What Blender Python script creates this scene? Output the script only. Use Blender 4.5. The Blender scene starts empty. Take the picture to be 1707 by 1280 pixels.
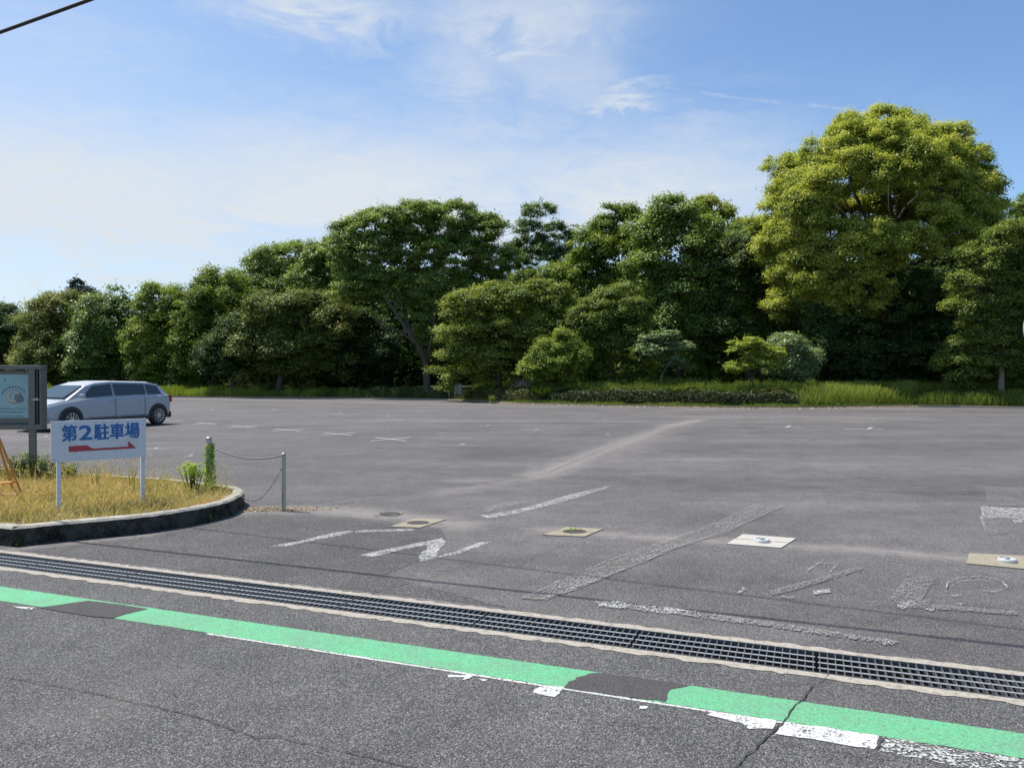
import bpy, math, random
import numpy as np
from mathutils import Vector, Matrix
random.seed(7); RNG = np.random.default_rng(11)
sc = bpy.context.scene
COL = sc.collection
# ---------------------------------------------------------------- camera, sky, sun, exposure
CAM_H, F, HOR, CX = 1.55, 1283.0, 628.0, 853.5
cam = bpy.data.objects.new('camera', bpy.data.cameras.new('camera')); COL.objects.link(cam)
cam.location = (0, 0, CAM_H); cam.rotation_euler = (math.radians(90) - math.atan(12/F), 0, 0)
cam.data.sensor_width = 36; cam.data.lens = F/1707*36; cam.data.clip_start = .05; cam.data.clip_end = 2000
sc.camera = cam
sc.view_settings.view_transform = 'Standard'; sc.view_settings.look = 'None'
sc.view_settings.exposure = 0.62; sc.view_settings.gamma = 1; sc.view_settings.use_curve_mapping = False
SUN_EL = math.radians(62); SUN_H = Vector((-.93, .36)).normalized()     # horizontal direction towards the sun
sdir = Vector((SUN_H.x*math.cos(SUN_EL), SUN_H.y*math.cos(SUN_EL), math.sin(SUN_EL)))
sun = bpy.data.objects.new('sun', bpy.data.lights.new('sun', 'SUN')); COL.objects.link(sun)
sun.data.energy = 4.6; sun.data.angle = math.radians(.5); sun.data.color = (1, .955, .88)
sun.rotation_euler = sdir.to_track_quat('Z', 'Y').to_euler(); sun.location = (-20, 10, 40)
W = bpy.data.worlds.new('World'); sc.world = W; W.use_nodes = True
nt = W.node_tree; nt.nodes.clear()

class NG:                                                   # tiny node-expression helper
    def __init__(s, nt): s.nt = nt
    def n(s, t, **k):
        o = s.nt.nodes.new(t)
        for a, b in k.items(): setattr(o, a, b)
        return o
    def l(s, a, b): s.nt.links.new(a, b)
    def put(s, sock, v):
        if hasattr(v, 'is_output'): s.l(v, sock)
        else: sock.default_value = v
    def m(s, op, a, b=0.0, c=None, clamp=False):
        o = s.n('ShaderNodeMath', operation=op, use_clamp=clamp); s.put(o.inputs[0], a); s.put(o.inputs[1], b)
        if c is not None: s.put(o.inputs[2], c)
        return o.outputs[0]
    def noise(s, vec, scale, detail=4, rough=.55, dist=0.0):
        o = s.n('ShaderNodeTexNoise'); s.put(o.inputs['Vector'], vec); o.inputs['Scale'].default_value = scale
        o.inputs['Detail'].default_value = detail; o.inputs['Roughness'].default_value = rough; o.inputs['Distortion'].default_value = dist
        return o.outputs['Fac']
    def voro(s, vec, scale, feature='F1'):
        o = s.n('ShaderNodeTexVoronoi', feature=feature); s.put(o.inputs['Vector'], vec); o.inputs['Scale'].default_value = scale
        return o
    def ramp(s, fac, stops):
        o = s.n('ShaderNodeValToRGB'); s.put(o.inputs[0], fac); e = o.color_ramp.elements
        while len(e) < len(stops): e.new(.5)
        for i, (p, c) in enumerate(stops):
            e[i].position = p
            e[i].color = (c, c, c, 1) if isinstance(c, (int, float)) else (c[0], c[1], c[2], 1)
        return o.outputs[0]
    def mix(s, fac, a, b, mode='MIX'):
        o = s.n('ShaderNodeMix', data_type='RGBA', blend_type=mode); s.put(o.inputs[0], fac)
        s.put(o.inputs[6], a if hasattr(a, 'is_output') or len(a) == 4 else (*a, 1)); s.put(o.inputs[7], b if hasattr(b, 'is_output') or len(b) == 4 else (*b, 1))
        return o.outputs[2]
    def mapping(s, vec, scale=(1, 1, 1), loc=(0, 0, 0), rot=(0, 0, 0)):
        o = s.n('ShaderNodeMapping'); s.put(o.inputs[0], vec); o.inputs['Scale'].default_value = scale
        o.inputs['Location'].default_value = loc; o.inputs['Rotation'].default_value = rot
        return o.outputs[0]

g = NG(nt)
sky = g.n('ShaderNodeTexSky', sky_type='NISHITA', sun_disc=False)
sky.sun_elevation = SUN_EL; sky.sun_rotation = math.atan2(SUN_H.x, SUN_H.y); sky.air_density = 1.0; sky.dust_density = .6; sky.ozone_density = 1.6; sky.altitude = 50
tc = g.n('ShaderNodeTexCoord'); sep = g.n('ShaderNodeSeparateXYZ'); g.l(tc.outputs['Generated'], sep.inputs[0])
X, Y, Z = sep.outputs
az = g.m('ARCTAN2', X, Y); el = g.m('ARCSINE', Z)
comb = g.n('ShaderNodeCombineXYZ'); g.l(az, comb.inputs[0]); g.l(el, comb.inputs[1]); ae = comb.outputs[0]
n1 = g.noise(g.mapping(ae, (2.0, 5.0, 1), rot=(0, 0, .25)), 1.6, 6, .62, .6)
n2 = g.noise(g.mapping(ae, (3.0, 9.0, 1), loc=(3, 1, 0), rot=(0, 0, -.5)), 2.2, 7, .66, 1.2)
azw = g.m('ADD', az, g.m('MULTIPLY', g.m('SUBTRACT', n1, .5), .30)); elw = g.m('ADD', el, g.m('MULTIPLY', g.m('SUBTRACT', n2, .5), .16))
def dirof(px, py):
    x, y, z = (px-CX)/F, 1, (HOR-py)/F; r = math.sqrt(x*x+1+z*z); return math.atan2(x, 1), math.asin(z/r)
mask = None
for px, py, sx, sy, amp in [(60, 330, 560, 120, 1.0), (620, 330, 440, 105, 1.0), (1040, 330, 270, 90, .95), (250, 540, 700, 60, .55), (870, 40, 150, 55, .72), (790, 120, 90, 70, .5), (940, 130, 80, 80, .5), (1020, 175, 70, 24, .8), (1150, 225, 120, 34, .5), (300, 215, 260, 30, .45),
                            (540, 12, 150, 42, .8), (1010, 185, 80, 26, .45), (1180, 250, 110, 40, .45), (-900, 300, 700, 240, .9), (820, 215, 150, 40, .5), (100, 60, 200, 30, .3), (1250, 380, 260, 60, .25)]:
    a0, e0 = dirof(px, py)
    dx = g.m('DIVIDE', g.m('SUBTRACT', azw, a0), sx/F); dy = g.m('DIVIDE', g.m('SUBTRACT', elw, e0), sy/F)
    q = g.m('ADD', g.m('MULTIPLY', dx, dx), g.m('MULTIPLY', dy, dy))
    b = g.m('MULTIPLY', g.m('POWER', 2.718, g.m('MULTIPLY', q, -.8)), amp)
    mask = b if mask is None else g.m('MAXIMUM', mask, b)
wis = g.m('ADD', .93, g.m('MULTIPLY', g.m('SUBTRACT', g.m('ADD', g.m('MULTIPLY', n2, .6), g.m('MULTIPLY', g.noise(g.mapping(ae, (5.0, 14.0, 1), rot=(0, 0, -.35)), 3.0, 8, .7, 1.0), .4)), .5), 1.9))
mk = g.m('MULTIPLY', mask, wis)
# thin old contrail
a0, e0 = dirof(1100, 146); a1, e1 = dirof(1410, 183); k = (e1-e0)/(a1-a0)
off = g.m('SUBTRACT', el, g.m('ADD', e0, g.m('MULTIPLY', g.m('SUBTRACT', az, a0), k)))
off = g.m('ADD', off, g.m('MULTIPLY', g.m('SUBTRACT', n2, .5), .008))
line = g.m('POWER', 2.718, g.m('MULTIPLY', g.m('MULTIPLY', off, off), -1/(.0022**2)))
win = g.m('MULTIPLY', g.m('GREATER_THAN', az, a0-.02), g.m('LESS_THAN', az, a1+.02))
n3 = g.noise(g.mapping(ae, (20, 20, 1)), 1.5, 3)
line = g.m('MULTIPLY', g.m('MULTIPLY', line, win), g.m('MULTIPLY', g.m('SUBTRACT', n3, .38, clamp=True), 1.6))
mk = g.m('MAXIMUM', mk, line)
veil = g.m('MULTIPLY', g.m('SUBTRACT', .5, az, clamp=True), .12)           # thin milky veil, thicker towards the sun side
mk = g.m('ADD', mk, veil, clamp=True)
skyc = g.mix(1.0, sky.outputs[0], (0.86, 1.0, 1.12), 'MULTIPLY')
colr = g.mix(mk, skyc, (4.75, 5.12, 5.5))
bg = g.n('ShaderNodeBackground'); g.l(colr, bg.inputs[0]); bg.inputs[1].default_value = .10
wo = g.n('ShaderNodeOutputWorld'); g.l(bg.outputs[0], wo.inputs[0])

# ---------------------------------------------------------------- geometry helpers
def G(px, py, z=0.0):                                       # where a point seen on level z stands
    d = (CAM_H-z)*F/(py-HOR); return Vector(((px-CX)/F*d, d, z))
def P3(px, py, d): return Vector(((px-CX)/F*d, d, CAM_H+(HOR-py)/F*d))
U = Vector((.931, -.364, 0)).normalized(); N_ = Vector((.364, .931, 0)).normalized()   # along / across the road
def RC(s, t, z=0.0): return U*s + N_*t + Vector((0, 0, z))

def setp(o, **k):
    for a, b in k.items():
        if b is not None: o[a] = b
    return o
def link(name, me, mats, parent=None):
    o = bpy.data.objects.new(name, me); COL.objects.link(o)
    for m in (mats if isinstance(mats, (list, tuple)) else [mats]): me.materials.append(m)
    if parent: o.parent = parent
    return o
def empty(name, label, cat, loc=(0, 0, 0), rz=0, group=None):
    o = bpy.data.objects.new(name, None); COL.objects.link(o); o.location = loc; o.rotation_euler = (0, 0, rz); o.empty_display_size = .2
    return setp(o, label=label, category=cat, group=group)
class MB:
    def __init__(s): s.v = []; s.f = []; s.mi = []
    def add(s, vs, fs, mi=0):
        b = len(s.v); s.v += [tuple(v) for v in vs]; s.f += [tuple(b+i for i in f) for f in fs]; s.mi += [mi]*len(fs)
    def box(s, c, size, M=None, mi=0, rz=0.0):
        x, y, z = [a/2 for a in size]; c = Vector(c); R = M or Matrix.Rotation(rz, 3, 'Z')
        vs = [c + R @ Vector((i*x, j*y, k*z)) for k in (-1, 1) for j in (-1, 1) for i in (-1, 1)]
        s.add(vs, [(0, 2, 3, 1), (4, 5, 7, 6), (0, 1, 5, 4), (2, 6, 7, 3), (0, 4, 6, 2), (1, 3, 7, 5)], mi)
    def tube(s, pts, rad, n=6, caps=True, mi=0):
        pts = [Vector(p) for p in pts]; rad = rad if isinstance(rad, (list, tuple)) else [rad]*len(pts)
        vs = []; fs = []; ref = None
        for i, p in enumerate(pts):
            t = (pts[min(i+1, len(pts)-1)] - pts[max(i-1, 0)])
            t = t.normalized() if t.length > 1e-9 else Vector((0, 0, 1))
            if ref is None: ref = t.orthogonal().normalized()
            a = (ref - t*ref.dot(t)); a = a.normalized() if a.length > 1e-6 else t.orthogonal().normalized(); ref = a; b = t.cross(a)
            for k in range(n):
                th = 2*math.pi*k/n; vs.append(p + (a*math.cos(th) + b*math.sin(th))*rad[i])
        for i in range(len(pts)-1):
            for k in range(n):
                fs.append((i*n+k, i*n+(k+1) % n, (i+1)*n+(k+1) % n, (i+1)*n+k))
        if caps: fs += [tuple(range(n-1, -1, -1)), tuple(range((len(pts)-1)*n, len(pts)*n))]
        s.add(vs, fs, mi)
    def lathe(s, prof, n=24, c=(0, 0, 0), M=None, mi=0):
        c = Vector(c); M = M or Matrix.Identity(3); vs = []
        for r, z in prof:
            for k in range(n): vs.append(c + M @ Vector((r*math.cos(2*math.pi*k/n), r*math.sin(2*math.pi*k/n), z)))
        fs = [(i*n+k, i*n+(k+1) % n, (i+1)*n+(k+1) % n, (i+1)*n+k) for i in range(len(prof)-1) for k in range(n)]
        if prof[0][0] > 1e-6: fs.append(tuple(range(n-1, -1, -1)))
        if prof[-1][0] > 1e-6: fs.append(tuple(range((len(prof)-1)*n, len(prof)*n)))
        s.add(vs, fs, mi)
    def prism(s, poly, z0, z1, mi=0):
        n = len(poly); vs = [(p[0], p[1], z0) for p in poly] + [(p[0], p[1], z1) for p in poly]
        s.add(vs, [tuple(range(n-1, -1, -1)), tuple(range(n, 2*n))] + [(i, (i+1) % n, n+(i+1) % n, n+i) for i in range(n)], mi)
    def build(s, name, mats, parent=None, smooth=False, bevel=0.0, fix=True):
        me = bpy.data.meshes.new(name); me.from_pydata(s.v, [], s.f)
        if any(s.mi): me.polygons.foreach_set('material_index', s.mi)
        if fix:
            import bmesh
            bm = bmesh.new(); bm.from_mesh(me); bmesh.ops.recalc_face_normals(bm, faces=bm.faces); bm.to_mesh(me); bm.free()
        if smooth: me.polygons.foreach_set('use_smooth', [True]*len(me.polygons))
        o = link(name, me, mats, parent)
        if bevel:
            m = o.modifiers.new('bevel', 'BEVEL'); m.width = bevel; m.segments = 2; m.limit_method = 'ANGLE'; m.angle_limit = math.radians(40)
        return o
def copy_tree(o, parent=None):
    c = o.copy(); COL.objects.link(c)
    if parent: c.parent = parent
    for ch in list(o.children): copy_tree(ch, c)
    return c
def quads(name, V, nper, mat, parent=None, tint=None):      # V: (N, nper, 3) array of separate small faces
    n = V.shape[0]; me = bpy.data.meshes.new(name)
    me.vertices.add(n*nper); me.vertices.foreach_set('co', V.reshape(-1).astype(np.float32))
    me.loops.add(n*nper); me.loops.foreach_set('vertex_index', np.arange(n*nper, dtype=np.int32))
    me.polygons.add(n); me.polygons.foreach_set('loop_start', np.arange(0, n*nper, nper, dtype=np.int32))
    me.polygons.foreach_set('loop_total', np.full(n, nper, dtype=np.int32))
    if tint is not None:
        a = me.attributes.new('tint', 'FLOAT', 'FACE'); a.data.foreach_set('value', tint.astype(np.float32))
    me.update(); me.validate()
    return link(name, me, mat, parent)
def unit(a): return a/np.maximum(np.linalg.norm(a, axis=1, keepdims=True), 1e-9)
def leafquads(P, Nn, L, Wd):                                # diamond leaves at P with normals Nn
    n = len(P); r = unit(RNG.normal(size=(n, 3))); t = unit(np.cross(Nn, r)); b = np.cross(Nn, t)
    k_ = .55+.95*RNG.random(n)**1.5; L = (L*k_)[:, None]; Wd = (Wd*k_*RNG.uniform(.75, 1.3, n))[:, None]
    fold = Nn*Wd*.25
    return np.stack([P-t*L*.5, P+b*Wd*.5+fold-t*L*.08, P+t*L*.5-Nn*L*.1, P-b*Wd*.5+fold-t*L*.08], axis=1)

# ---------------------------------------------------------------- materials
def newmat(name):
    m = bpy.data.materials.new(name); m.use_nodes = True; m.node_tree.nodes.clear(); g = NG(m.node_tree)
    out = g.n('ShaderNodeOutputMaterial'); p = g.n('ShaderNodeBsdfPrincipled'); g.l(p.outputs[0], out.inputs[0])
    t = g.n('ShaderNodeTexCoord'); return m, g, p, out, t.outputs['Object']
def bump(g, p, h, strength=.3, dist=.01):
    b = g.n('ShaderNodeBump'); b.inputs['Strength'].default_value = strength; b.inputs['Distance'].default_value = dist
    g.put(b.inputs['Height'], h); g.l(b.outputs[0], p.inputs['Normal'])
def spec(p, v): p.inputs['Specular IOR Level'].default_value = v
def paint(name, c, rough=.5, var=.12, dirt=None, metal=0.0, sc_=6.0, sp=.5):
    m, g, p, out, o = newmat(name)
    n = g.noise(o, sc_, 6, .6); n2_ = g.noise(o, sc_*9, 4, .6)
    lo = tuple(x*(1-var) for x in c); hi = tuple(min(1, x*(1+var)) for x in c)
    col = g.ramp(n, [(.3, lo), (.7, hi)])
    if dirt is not None: col = g.mix(g.ramp(g.m('MULTIPLY', n, n2_), [(.26, 0), (.42, 1)]), col, dirt)
    g.l(col, p.inputs['Base Color']); p.inputs['Metallic'].default_value = metal; spec(p, sp)
    g.l(g.ramp(n2_, [(.3, max(.04, rough-.12)), (.7, min(1, rough+.12))]), p.inputs['Roughness'])
    bump(g, p, n2_, .12, .002)
    return m
def softline(g, o, pts, wd, z=0):
    out = None
    for a, b in zip(pts, pts[1:]):
        ba = b-a; pa = g.n('ShaderNodeVectorMath', operation='SUBTRACT'); g.l(o, pa.inputs[0]); pa.inputs[1].default_value = a
        dt = g.n('ShaderNodeVectorMath', operation='DOT_PRODUCT'); g.l(pa.outputs[0], dt.inputs[0]); dt.inputs[1].default_value = ba
        h = g.m('DIVIDE', dt.outputs['Value'], ba.length_squared, clamp=True)
        sc2 = g.n('ShaderNodeVectorMath', operation='SCALE'); sc2.inputs[0].default_value = ba; g.l(h, sc2.inputs['Scale'])
        df = g.n('ShaderNodeVectorMath', operation='DISTANCE'); g.l(pa.outputs[0], df.inputs[0]); g.l(sc2.outputs[0], df.inputs[1])
        m_ = g.m('SUBTRACT', 1.0, g.m('DIVIDE', df.outputs['Value'], wd), clamp=True)
        out = m_ if out is None else g.m('MAXIMUM', out, m_)
    return out
DUST = []      # (points, width, strength): sandy drifts lying along seams and kerbs
for px_, w_, s_ in [([(404, 852), (470, 850), (560, 852), (640, 858), (760, 874)], .45, 1.2), ([(740, 822), (890, 795)], .35, .6), ([(890, 795), (1000, 752), (1112, 711), (1165, 700)], .55, 1.15), ([(1000, 758), (1120, 712)], 1.1, .6), ([(780, 801), (880, 799)], .5, .8),
                    ([(905, 884), (1215, 903), (1440, 916), (1620, 932)], .28, 1.0), ([(1170, 695), (1500, 697)], 2.2, .6), ([(300, 664), (860, 676), (1510, 681)], 2.0, .6), ([(20, 916), (240, 893), (402, 856)], .16, .9), ([(1000, 768), (1250, 765)], .6, .5), ([(0, 925), (1707, 1136)], .14, .5)]:
    DUST.append(([G(*q_) for q_ in px_], w_, s_))
def asphalt(name, base, chip=95., contrast=.6, tone=(1., .97, 1.), light=.02, lane=True, coarse=0.0, drift=True):
    m, g, p, out, o = newmat(name)
    v = g.voro(o, chip); cs = g.n('ShaderNodeSeparateColor'); g.l(v.outputs['Color'], cs.inputs[0])
    v2 = g.voro(o, chip*2.3); cs2 = g.n('ShaderNodeSeparateColor'); g.l(v2.outputs['Color'], cs2.inputs[0])
    chipv = g.ramp(cs.outputs[0], [(0, 1-contrast), (.55, 1.0), (.82, 1+contrast*.7), (1, 1+contrast*2.2)])
    chip2 = g.ramp(cs2.outputs[1], [(0, 1-contrast*.8), (.6, 1.0), (1, 1+contrast*1.3)])
    big = g.noise(o, .35, 6, .6, .4); mid = g.noise(o, 2.3, 6, .65); st = g.noise(g.mapping(o, (.06, .5, 1), rot=(0, 0, .1)), 1.0, 6, .65)
    f = g.m('MULTIPLY', chipv, chip2)
    f = g.m('MULTIPLY', f, g.ramp(big, [(.3, .78), (.7, 1.18)]))
    f = g.m('MULTIPLY', f, g.ramp(mid, [(.3, .82), (.7, 1.14)]))
    if lane: f = g.m('MULTIPLY', f, g.ramp(st, [(.30, .76), (.5, 1.0), (.68, 1.24)]))
    c = g.n('ShaderNodeCombineXYZ')
    for i in range(3): g.l(g.m('MULTIPLY', f, base*tone[i]), c.inputs[i])
    dust = g.ramp(g.noise(o, .9, 8, .7, .5), [(.52, 0), (.8, .55)])
    col = g.mix(dust, c.outputs[0], (base*1.5, base*1.42, base*1.28))
    if drift:
        nz = g.noise(o, 5.0, 8, .75, .6); dm = None
        for pts_, w_, s_ in DUST:
            q_ = g.m('MULTIPLY', softline(g, o, pts_, w_), s_); dm = q_ if dm is None else g.m('MAXIMUM', dm, q_)
        dm = g.m('MULTIPLY', dm, g.ramp(g.m('ADD', nz, g.m('MULTIPLY', dm, .12)), [(.42, .0), (.60, 1)]), clamp=True)
        col = g.mix(g.m('MULTIPLY', dm, .52), col, (.27, .245, .225))
    g.l(col, p.inputs['Base Color']); p.inputs['Roughness'].default_value = .82; spec(p, .35)
    h = g.m('ADD', g.m('MULTIPLY', v.outputs['Distance'], -1.0), g.m('MULTIPLY', g.noise(o, chip*.8, 3), .8))
    bump(g, p, h, .75, .006+coarse)
    return m
def marking(name, c, wear=.4, scale=14., edge=.06, rough=.7, ghost=0.0, chipw=.20):
    m, g, p, out, o = newmat(name)
    n = g.noise(o, scale*.35, 4, .6, .3); n2_ = g.noise(o, scale*2.2, 5, .75); vv = g.voro(o, 110); cc = g.n('ShaderNodeSeparateColor'); g.l(vv.outputs['Color'], cc.inputs[0])
    nn = g.m('ADD', g.m('ADD', g.m('MULTIPLY', n, (1-chipw)*.52), g.m('MULTIPLY', n2_, (1-chipw)*.48)), g.m('MULTIPLY', cc.outputs[0], chipw))
    lim = .22 + wear*.5
    fac = g.ramp(nn, [(max(0, lim-edge*.5), ghost), (min(1, lim+edge*.5), 1)])
    col = g.mix(g.ramp(g.m('ADD', g.m('MULTIPLY', g.noise(o, 120, 3), .6), g.m('MULTIPLY', cc.outputs[1], .4)), [(.3, 0), (.75, .8)]), c, tuple(x*.66 for x in c))
    col = g.mix(g.ramp(g.noise(o, 3, 8, .7), [(.42, 0), (.72, .42)]), col, (.16, .17, .14))
    col = g.mix(g.m('MULTIPLY', g.m('GREATER_THAN', cc.outputs[2], .88), .6), col, (.12, .12, .11))
    g.l(col, p.inputs['Base Color']); p.inputs['Roughness'].default_value = rough; spec(p, .3)
    bump(g, p, g.noise(o, 140, 3), .15 if chipw > .3 else .35, .003)
    tr = g.n('ShaderNodeBsdfTransparent'); mx = g.n('ShaderNodeMixShader'); g.put(mx.inputs[0], fac); g.l(tr.outputs[0], mx.inputs[1]); g.l(p.outputs[0], mx.inputs[2]); g.l(mx.outputs[0], out.inputs[0])
    return m
def foliage(name, stops, trans=.3, rough=.55, sp=.35):
    m, g, p, out, o = newmat(name)
    a = g.n('ShaderNodeAttribute', attribute_name='tint'); col = g.ramp(a.outputs['Fac'], stops)
    g.l(col, p.inputs['Base Color']); p.inputs['Roughness'].default_value = rough; spec(p, sp)
    t = g.n('ShaderNodeBsdfTranslucent'); g.l(g.mix(1.0, col, (1.25, 1.25, .55), 'MULTIPLY'), t.inputs[0])
    mx = g.n('ShaderNodeMixShader'); mx.inputs[0].default_value = trans; g.l(p.outputs[0], mx.inputs[1]); g.l(t.outputs[0], mx.inputs[2]); g.l(mx.outputs[0], out.inputs[0])
    return m
M = {}
M['road'] = asphalt('road_asphalt', .090, 140, .60, (1.02, 1., .985), lane=False, coarse=.003, drift=False)
M['lot'] = asphalt('lot_asphalt', .098, 140, .46, (1.06, .985, .975))
M['lot_dark'] = asphalt('lot_dark_asphalt', .089, 140, .46, (1.035, .985, .985))
M['entry'] = asphalt('entry_asphalt', .066, 125, .62, (1.02, .98, .98), lane=False)
M['tar'] = asphalt('fresh_asphalt', .058, 160, .2, (1.05, .98, .98), lane=False, drift=False)
M['crack'] = paint('crack_tar', (.030, .028, .028), .9)
M['green'] = marking('green_paint', (.115, .40, .205), .12, 30, .06)
M['white'] = marking('white_paint', (.60, .60, .59), .36, 26, .06)
M['white_mid'] = marking('lot_white_paint', (.48, .48, .47), .50, 22, .10, chipw=.35)
M['white_worn'] = marking('worn_white_paint', (.50, .50, .49), .62, 22, .08, chipw=.32)
M['ghost'] = marking('ghost_paint', (.30, .29, .29), .70, 16, .10, chipw=.5)
M['faint'] = marking('faint_paint', (.23, .215, .21), .64, 9, .34, chipw=.5)
M['dust'] = marking('sandy_dust', (.26, .235, .215), .52, 2.2, .22)
M['concrete'] = paint('concrete', (.33, .30, .255), .9, .45, (.12, .11, .095), sc_=22, sp=.2)
M['slab_pale'] = paint('pale_concrete', (.40, .38, .34), .9, .15, (.24, .22, .19), sc_=10, sp=.2)
M['slab_tan'] = paint('tan_concrete', (.27, .24, .18), .9, .3, (.12, .115, .085), sc_=16, sp=.2)
M['kerbtop'] = None
M['gutter'] = paint('gutter_concrete', (.10, .095, .085), .9)
M['galv'] = paint('galvanised_steel', (.20, .21, .215), .5, .25, (.10, .09, .08), .75, 30)
M['rod'] = paint('rod_steel', (.50, .51, .52), .5, .2, (.25, .22, .2), .2, 30)
M['steel'] = paint('stainless_steel', (.42, .41, .40), .38, .15, (.2, .19, .17), .8, 12)
M['chain'] = paint('chain_steel', (.22, .20, .20), .5, .3, (.12, .07, .05), .8, 40)
M['rubber'] = paint('black_rubber', (.02, .02, .021), .7)
M['cable'] = paint('cable_sheath', (.02, .02, .022), .6)
M['signwhite'] = paint('sign_white', (.62, .64, .69), .55, .05, (.52, .52, .51), sc_=4)
M['blue'] = paint('sign_blue', (.02, .13, .36), .6, .2, sc_=30)
M['red'] = paint('sign_red', (.40, .045, .06), .6, .2, sc_=30)
M['orange'] = paint('orange_tube', (.55, .20, .025), .5, .15, (.25, .1, .03), sc_=20)
M['boardgrey'] = paint('board_grey', (.16, .16, .155), .5, .15, (.09, .09, .08), .5, 10)
M['poster'] = paint('poster_blue', (.27, .44, .48), .4, .05)
M['posterink'] = paint('poster_ink', (.10, .22, .27), .6)
M['posterviolet'] = paint('poster_violet', (.13, .17, .33), .6)
M['postercream'] = paint('poster_cream', (.46, .44, .40), .6)
M['postergrey'] = paint('poster_grey', (.15, .17, .20), .6)
M['bark'] = paint('bark', (.085, .07, .055), .95, .35, (.05, .045, .035), sc_=5, sp=.15)
M['bark_pale'] = paint('pale_bark', (.20, .18, .15), .95, .3, (.1, .09, .07), sc_=5, sp=.15)
M['soil'] = paint('soil', (.13, .10, .06), 1, .3, (.09, .08, .03), sc_=3, sp=.1)
M['carwhite'] = paint('car_white', (.38, .40, .43), .3, .02, sp=.6)
M['plastic'] = paint('dark_plastic', (.025, .026, .028), .5)
M['alloy'] = paint('alloy', (.55, .56, .58), .3, .05, metal=.7)
M['lamp'] = paint('lamp_glass', (.55, .57, .6), .12, .05)
M['tail'] = paint('tail_red', (.30, .02, .02), .2, .05)
m, g, p, out, o = newmat('window_glass'); p.inputs['Base Color'].default_value = (.03, .045, .045, 1); p.inputs['Roughness'].default_value = .06; spec(p, .8); M['glass'] = m
# kerb concrete: black mould blotches, pale top; side faces painted much darker as shade
m, g, p, out, o = newmat('kerb_concrete')
n = g.noise(o, 7, 8, .7); n2_ = g.noise(o, 60, 5, .7)
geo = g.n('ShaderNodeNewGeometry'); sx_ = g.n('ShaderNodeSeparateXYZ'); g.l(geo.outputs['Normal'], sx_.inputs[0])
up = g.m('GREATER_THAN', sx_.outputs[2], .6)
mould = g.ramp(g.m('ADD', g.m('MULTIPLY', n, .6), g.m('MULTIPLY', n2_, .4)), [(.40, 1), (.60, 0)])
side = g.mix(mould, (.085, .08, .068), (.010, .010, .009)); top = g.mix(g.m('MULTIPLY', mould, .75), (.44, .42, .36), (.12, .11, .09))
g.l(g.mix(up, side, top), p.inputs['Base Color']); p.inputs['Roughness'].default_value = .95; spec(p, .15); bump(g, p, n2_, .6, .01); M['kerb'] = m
m, g, p, out, o = newmat('ground_earth')
n = g.noise(o, .5, 8, .7)
g.l(g.ramp(n, [(.35, (.03, .035, .015)), (.65, (.075, .08, .03))]), p.inputs['Base Color']); p.inputs['Roughness'].default_value = 1; spec(p, .1); M['earth'] = m

DK = .0
FOL = {
 'camphor': foliage('camphor_leaves', [(0, (0.05, 0.086, 0.014)), (0.3, (0.145, 0.205, 0.03)), (0.65, (0.36, 0.41, 0.066)), (1, (0.6, 0.6, 0.15))], .34),
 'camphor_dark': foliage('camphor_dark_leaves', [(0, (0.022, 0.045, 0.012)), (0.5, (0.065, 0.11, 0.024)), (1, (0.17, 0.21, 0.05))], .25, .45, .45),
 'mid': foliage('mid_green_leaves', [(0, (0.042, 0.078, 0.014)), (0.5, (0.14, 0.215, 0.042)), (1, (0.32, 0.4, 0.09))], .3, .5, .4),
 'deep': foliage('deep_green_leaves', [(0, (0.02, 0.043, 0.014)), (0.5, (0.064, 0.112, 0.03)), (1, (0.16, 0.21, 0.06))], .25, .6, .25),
 'fresh': foliage('fresh_green_leaves', [(0, (0.045, 0.082, 0.014)), (0.5, (0.14, 0.21, 0.03)), (1, (0.32, 0.38, 0.06))], .35),
 'olive': foliage('olive_leaves', [(0, (0.042, 0.072, 0.014)), (0.5, (0.15, 0.21, 0.036)), (1, (0.34, 0.37, 0.07))], .3),
 'brown': foliage('brownish_leaves', [(0, (0.04, 0.068, 0.016)), (0.5, (0.125, 0.175, 0.036)), (1, (0.29, 0.29, 0.08))], .3),
 'grey': foliage('greyish_leaves', [(0, (0.042, 0.078, 0.02)), (0.5, (0.12, 0.195, 0.045)), (1, (0.26, 0.34, 0.09))], .3, .4, .5),
 'pale': foliage('pale_green_leaves', [(0, (.06, .10, .04)), (.5, (.14, .21, .08)), (1, (.34, .42, .22))], .35, .4, .5),
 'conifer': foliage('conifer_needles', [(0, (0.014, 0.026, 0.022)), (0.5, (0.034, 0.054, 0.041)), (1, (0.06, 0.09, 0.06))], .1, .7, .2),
 'hedge': foliage('hedge_leaves', [(0, (0.022, 0.036, 0.01)), (0.5, (0.062, 0.085, 0.02)), (1, (0.16, 0.15, 0.045))], .25),
 'straw': foliage('straw_blades', [(0, (.22, .21, .06)), (.25, (.48, .40, .15)), (.7, (.66, .50, .25)), (1, (.56, .30, .13))], .25, .7, .2),
 'lush': foliage('lush_blades', [(0, (0.06, 0.1, 0.016)), (0.5, (0.14, 0.2, 0.032)), (1, (0.32, 0.36, 0.08))], .4, .6, .3),
 'weed': foliage('weed_leaves', [(0, (.05, .10, .02)), (.5, (.13, .22, .04)), (1, (.36, .42, .12))], .4, .6, .3),
 'vine': foliage('vine_leaves', [(0, (.10, .20, .02)), (.5, (.24, .40, .03)), (1, (.42, .56, .08))], .4, .5, .4),
 'litter': foliage('dry_leaf_litter', [(0, (.16, .10, .06)), (.5, (.35, .27, .17)), (1, (.55, .48, .36))], .1, .8, .2),
}

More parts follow.
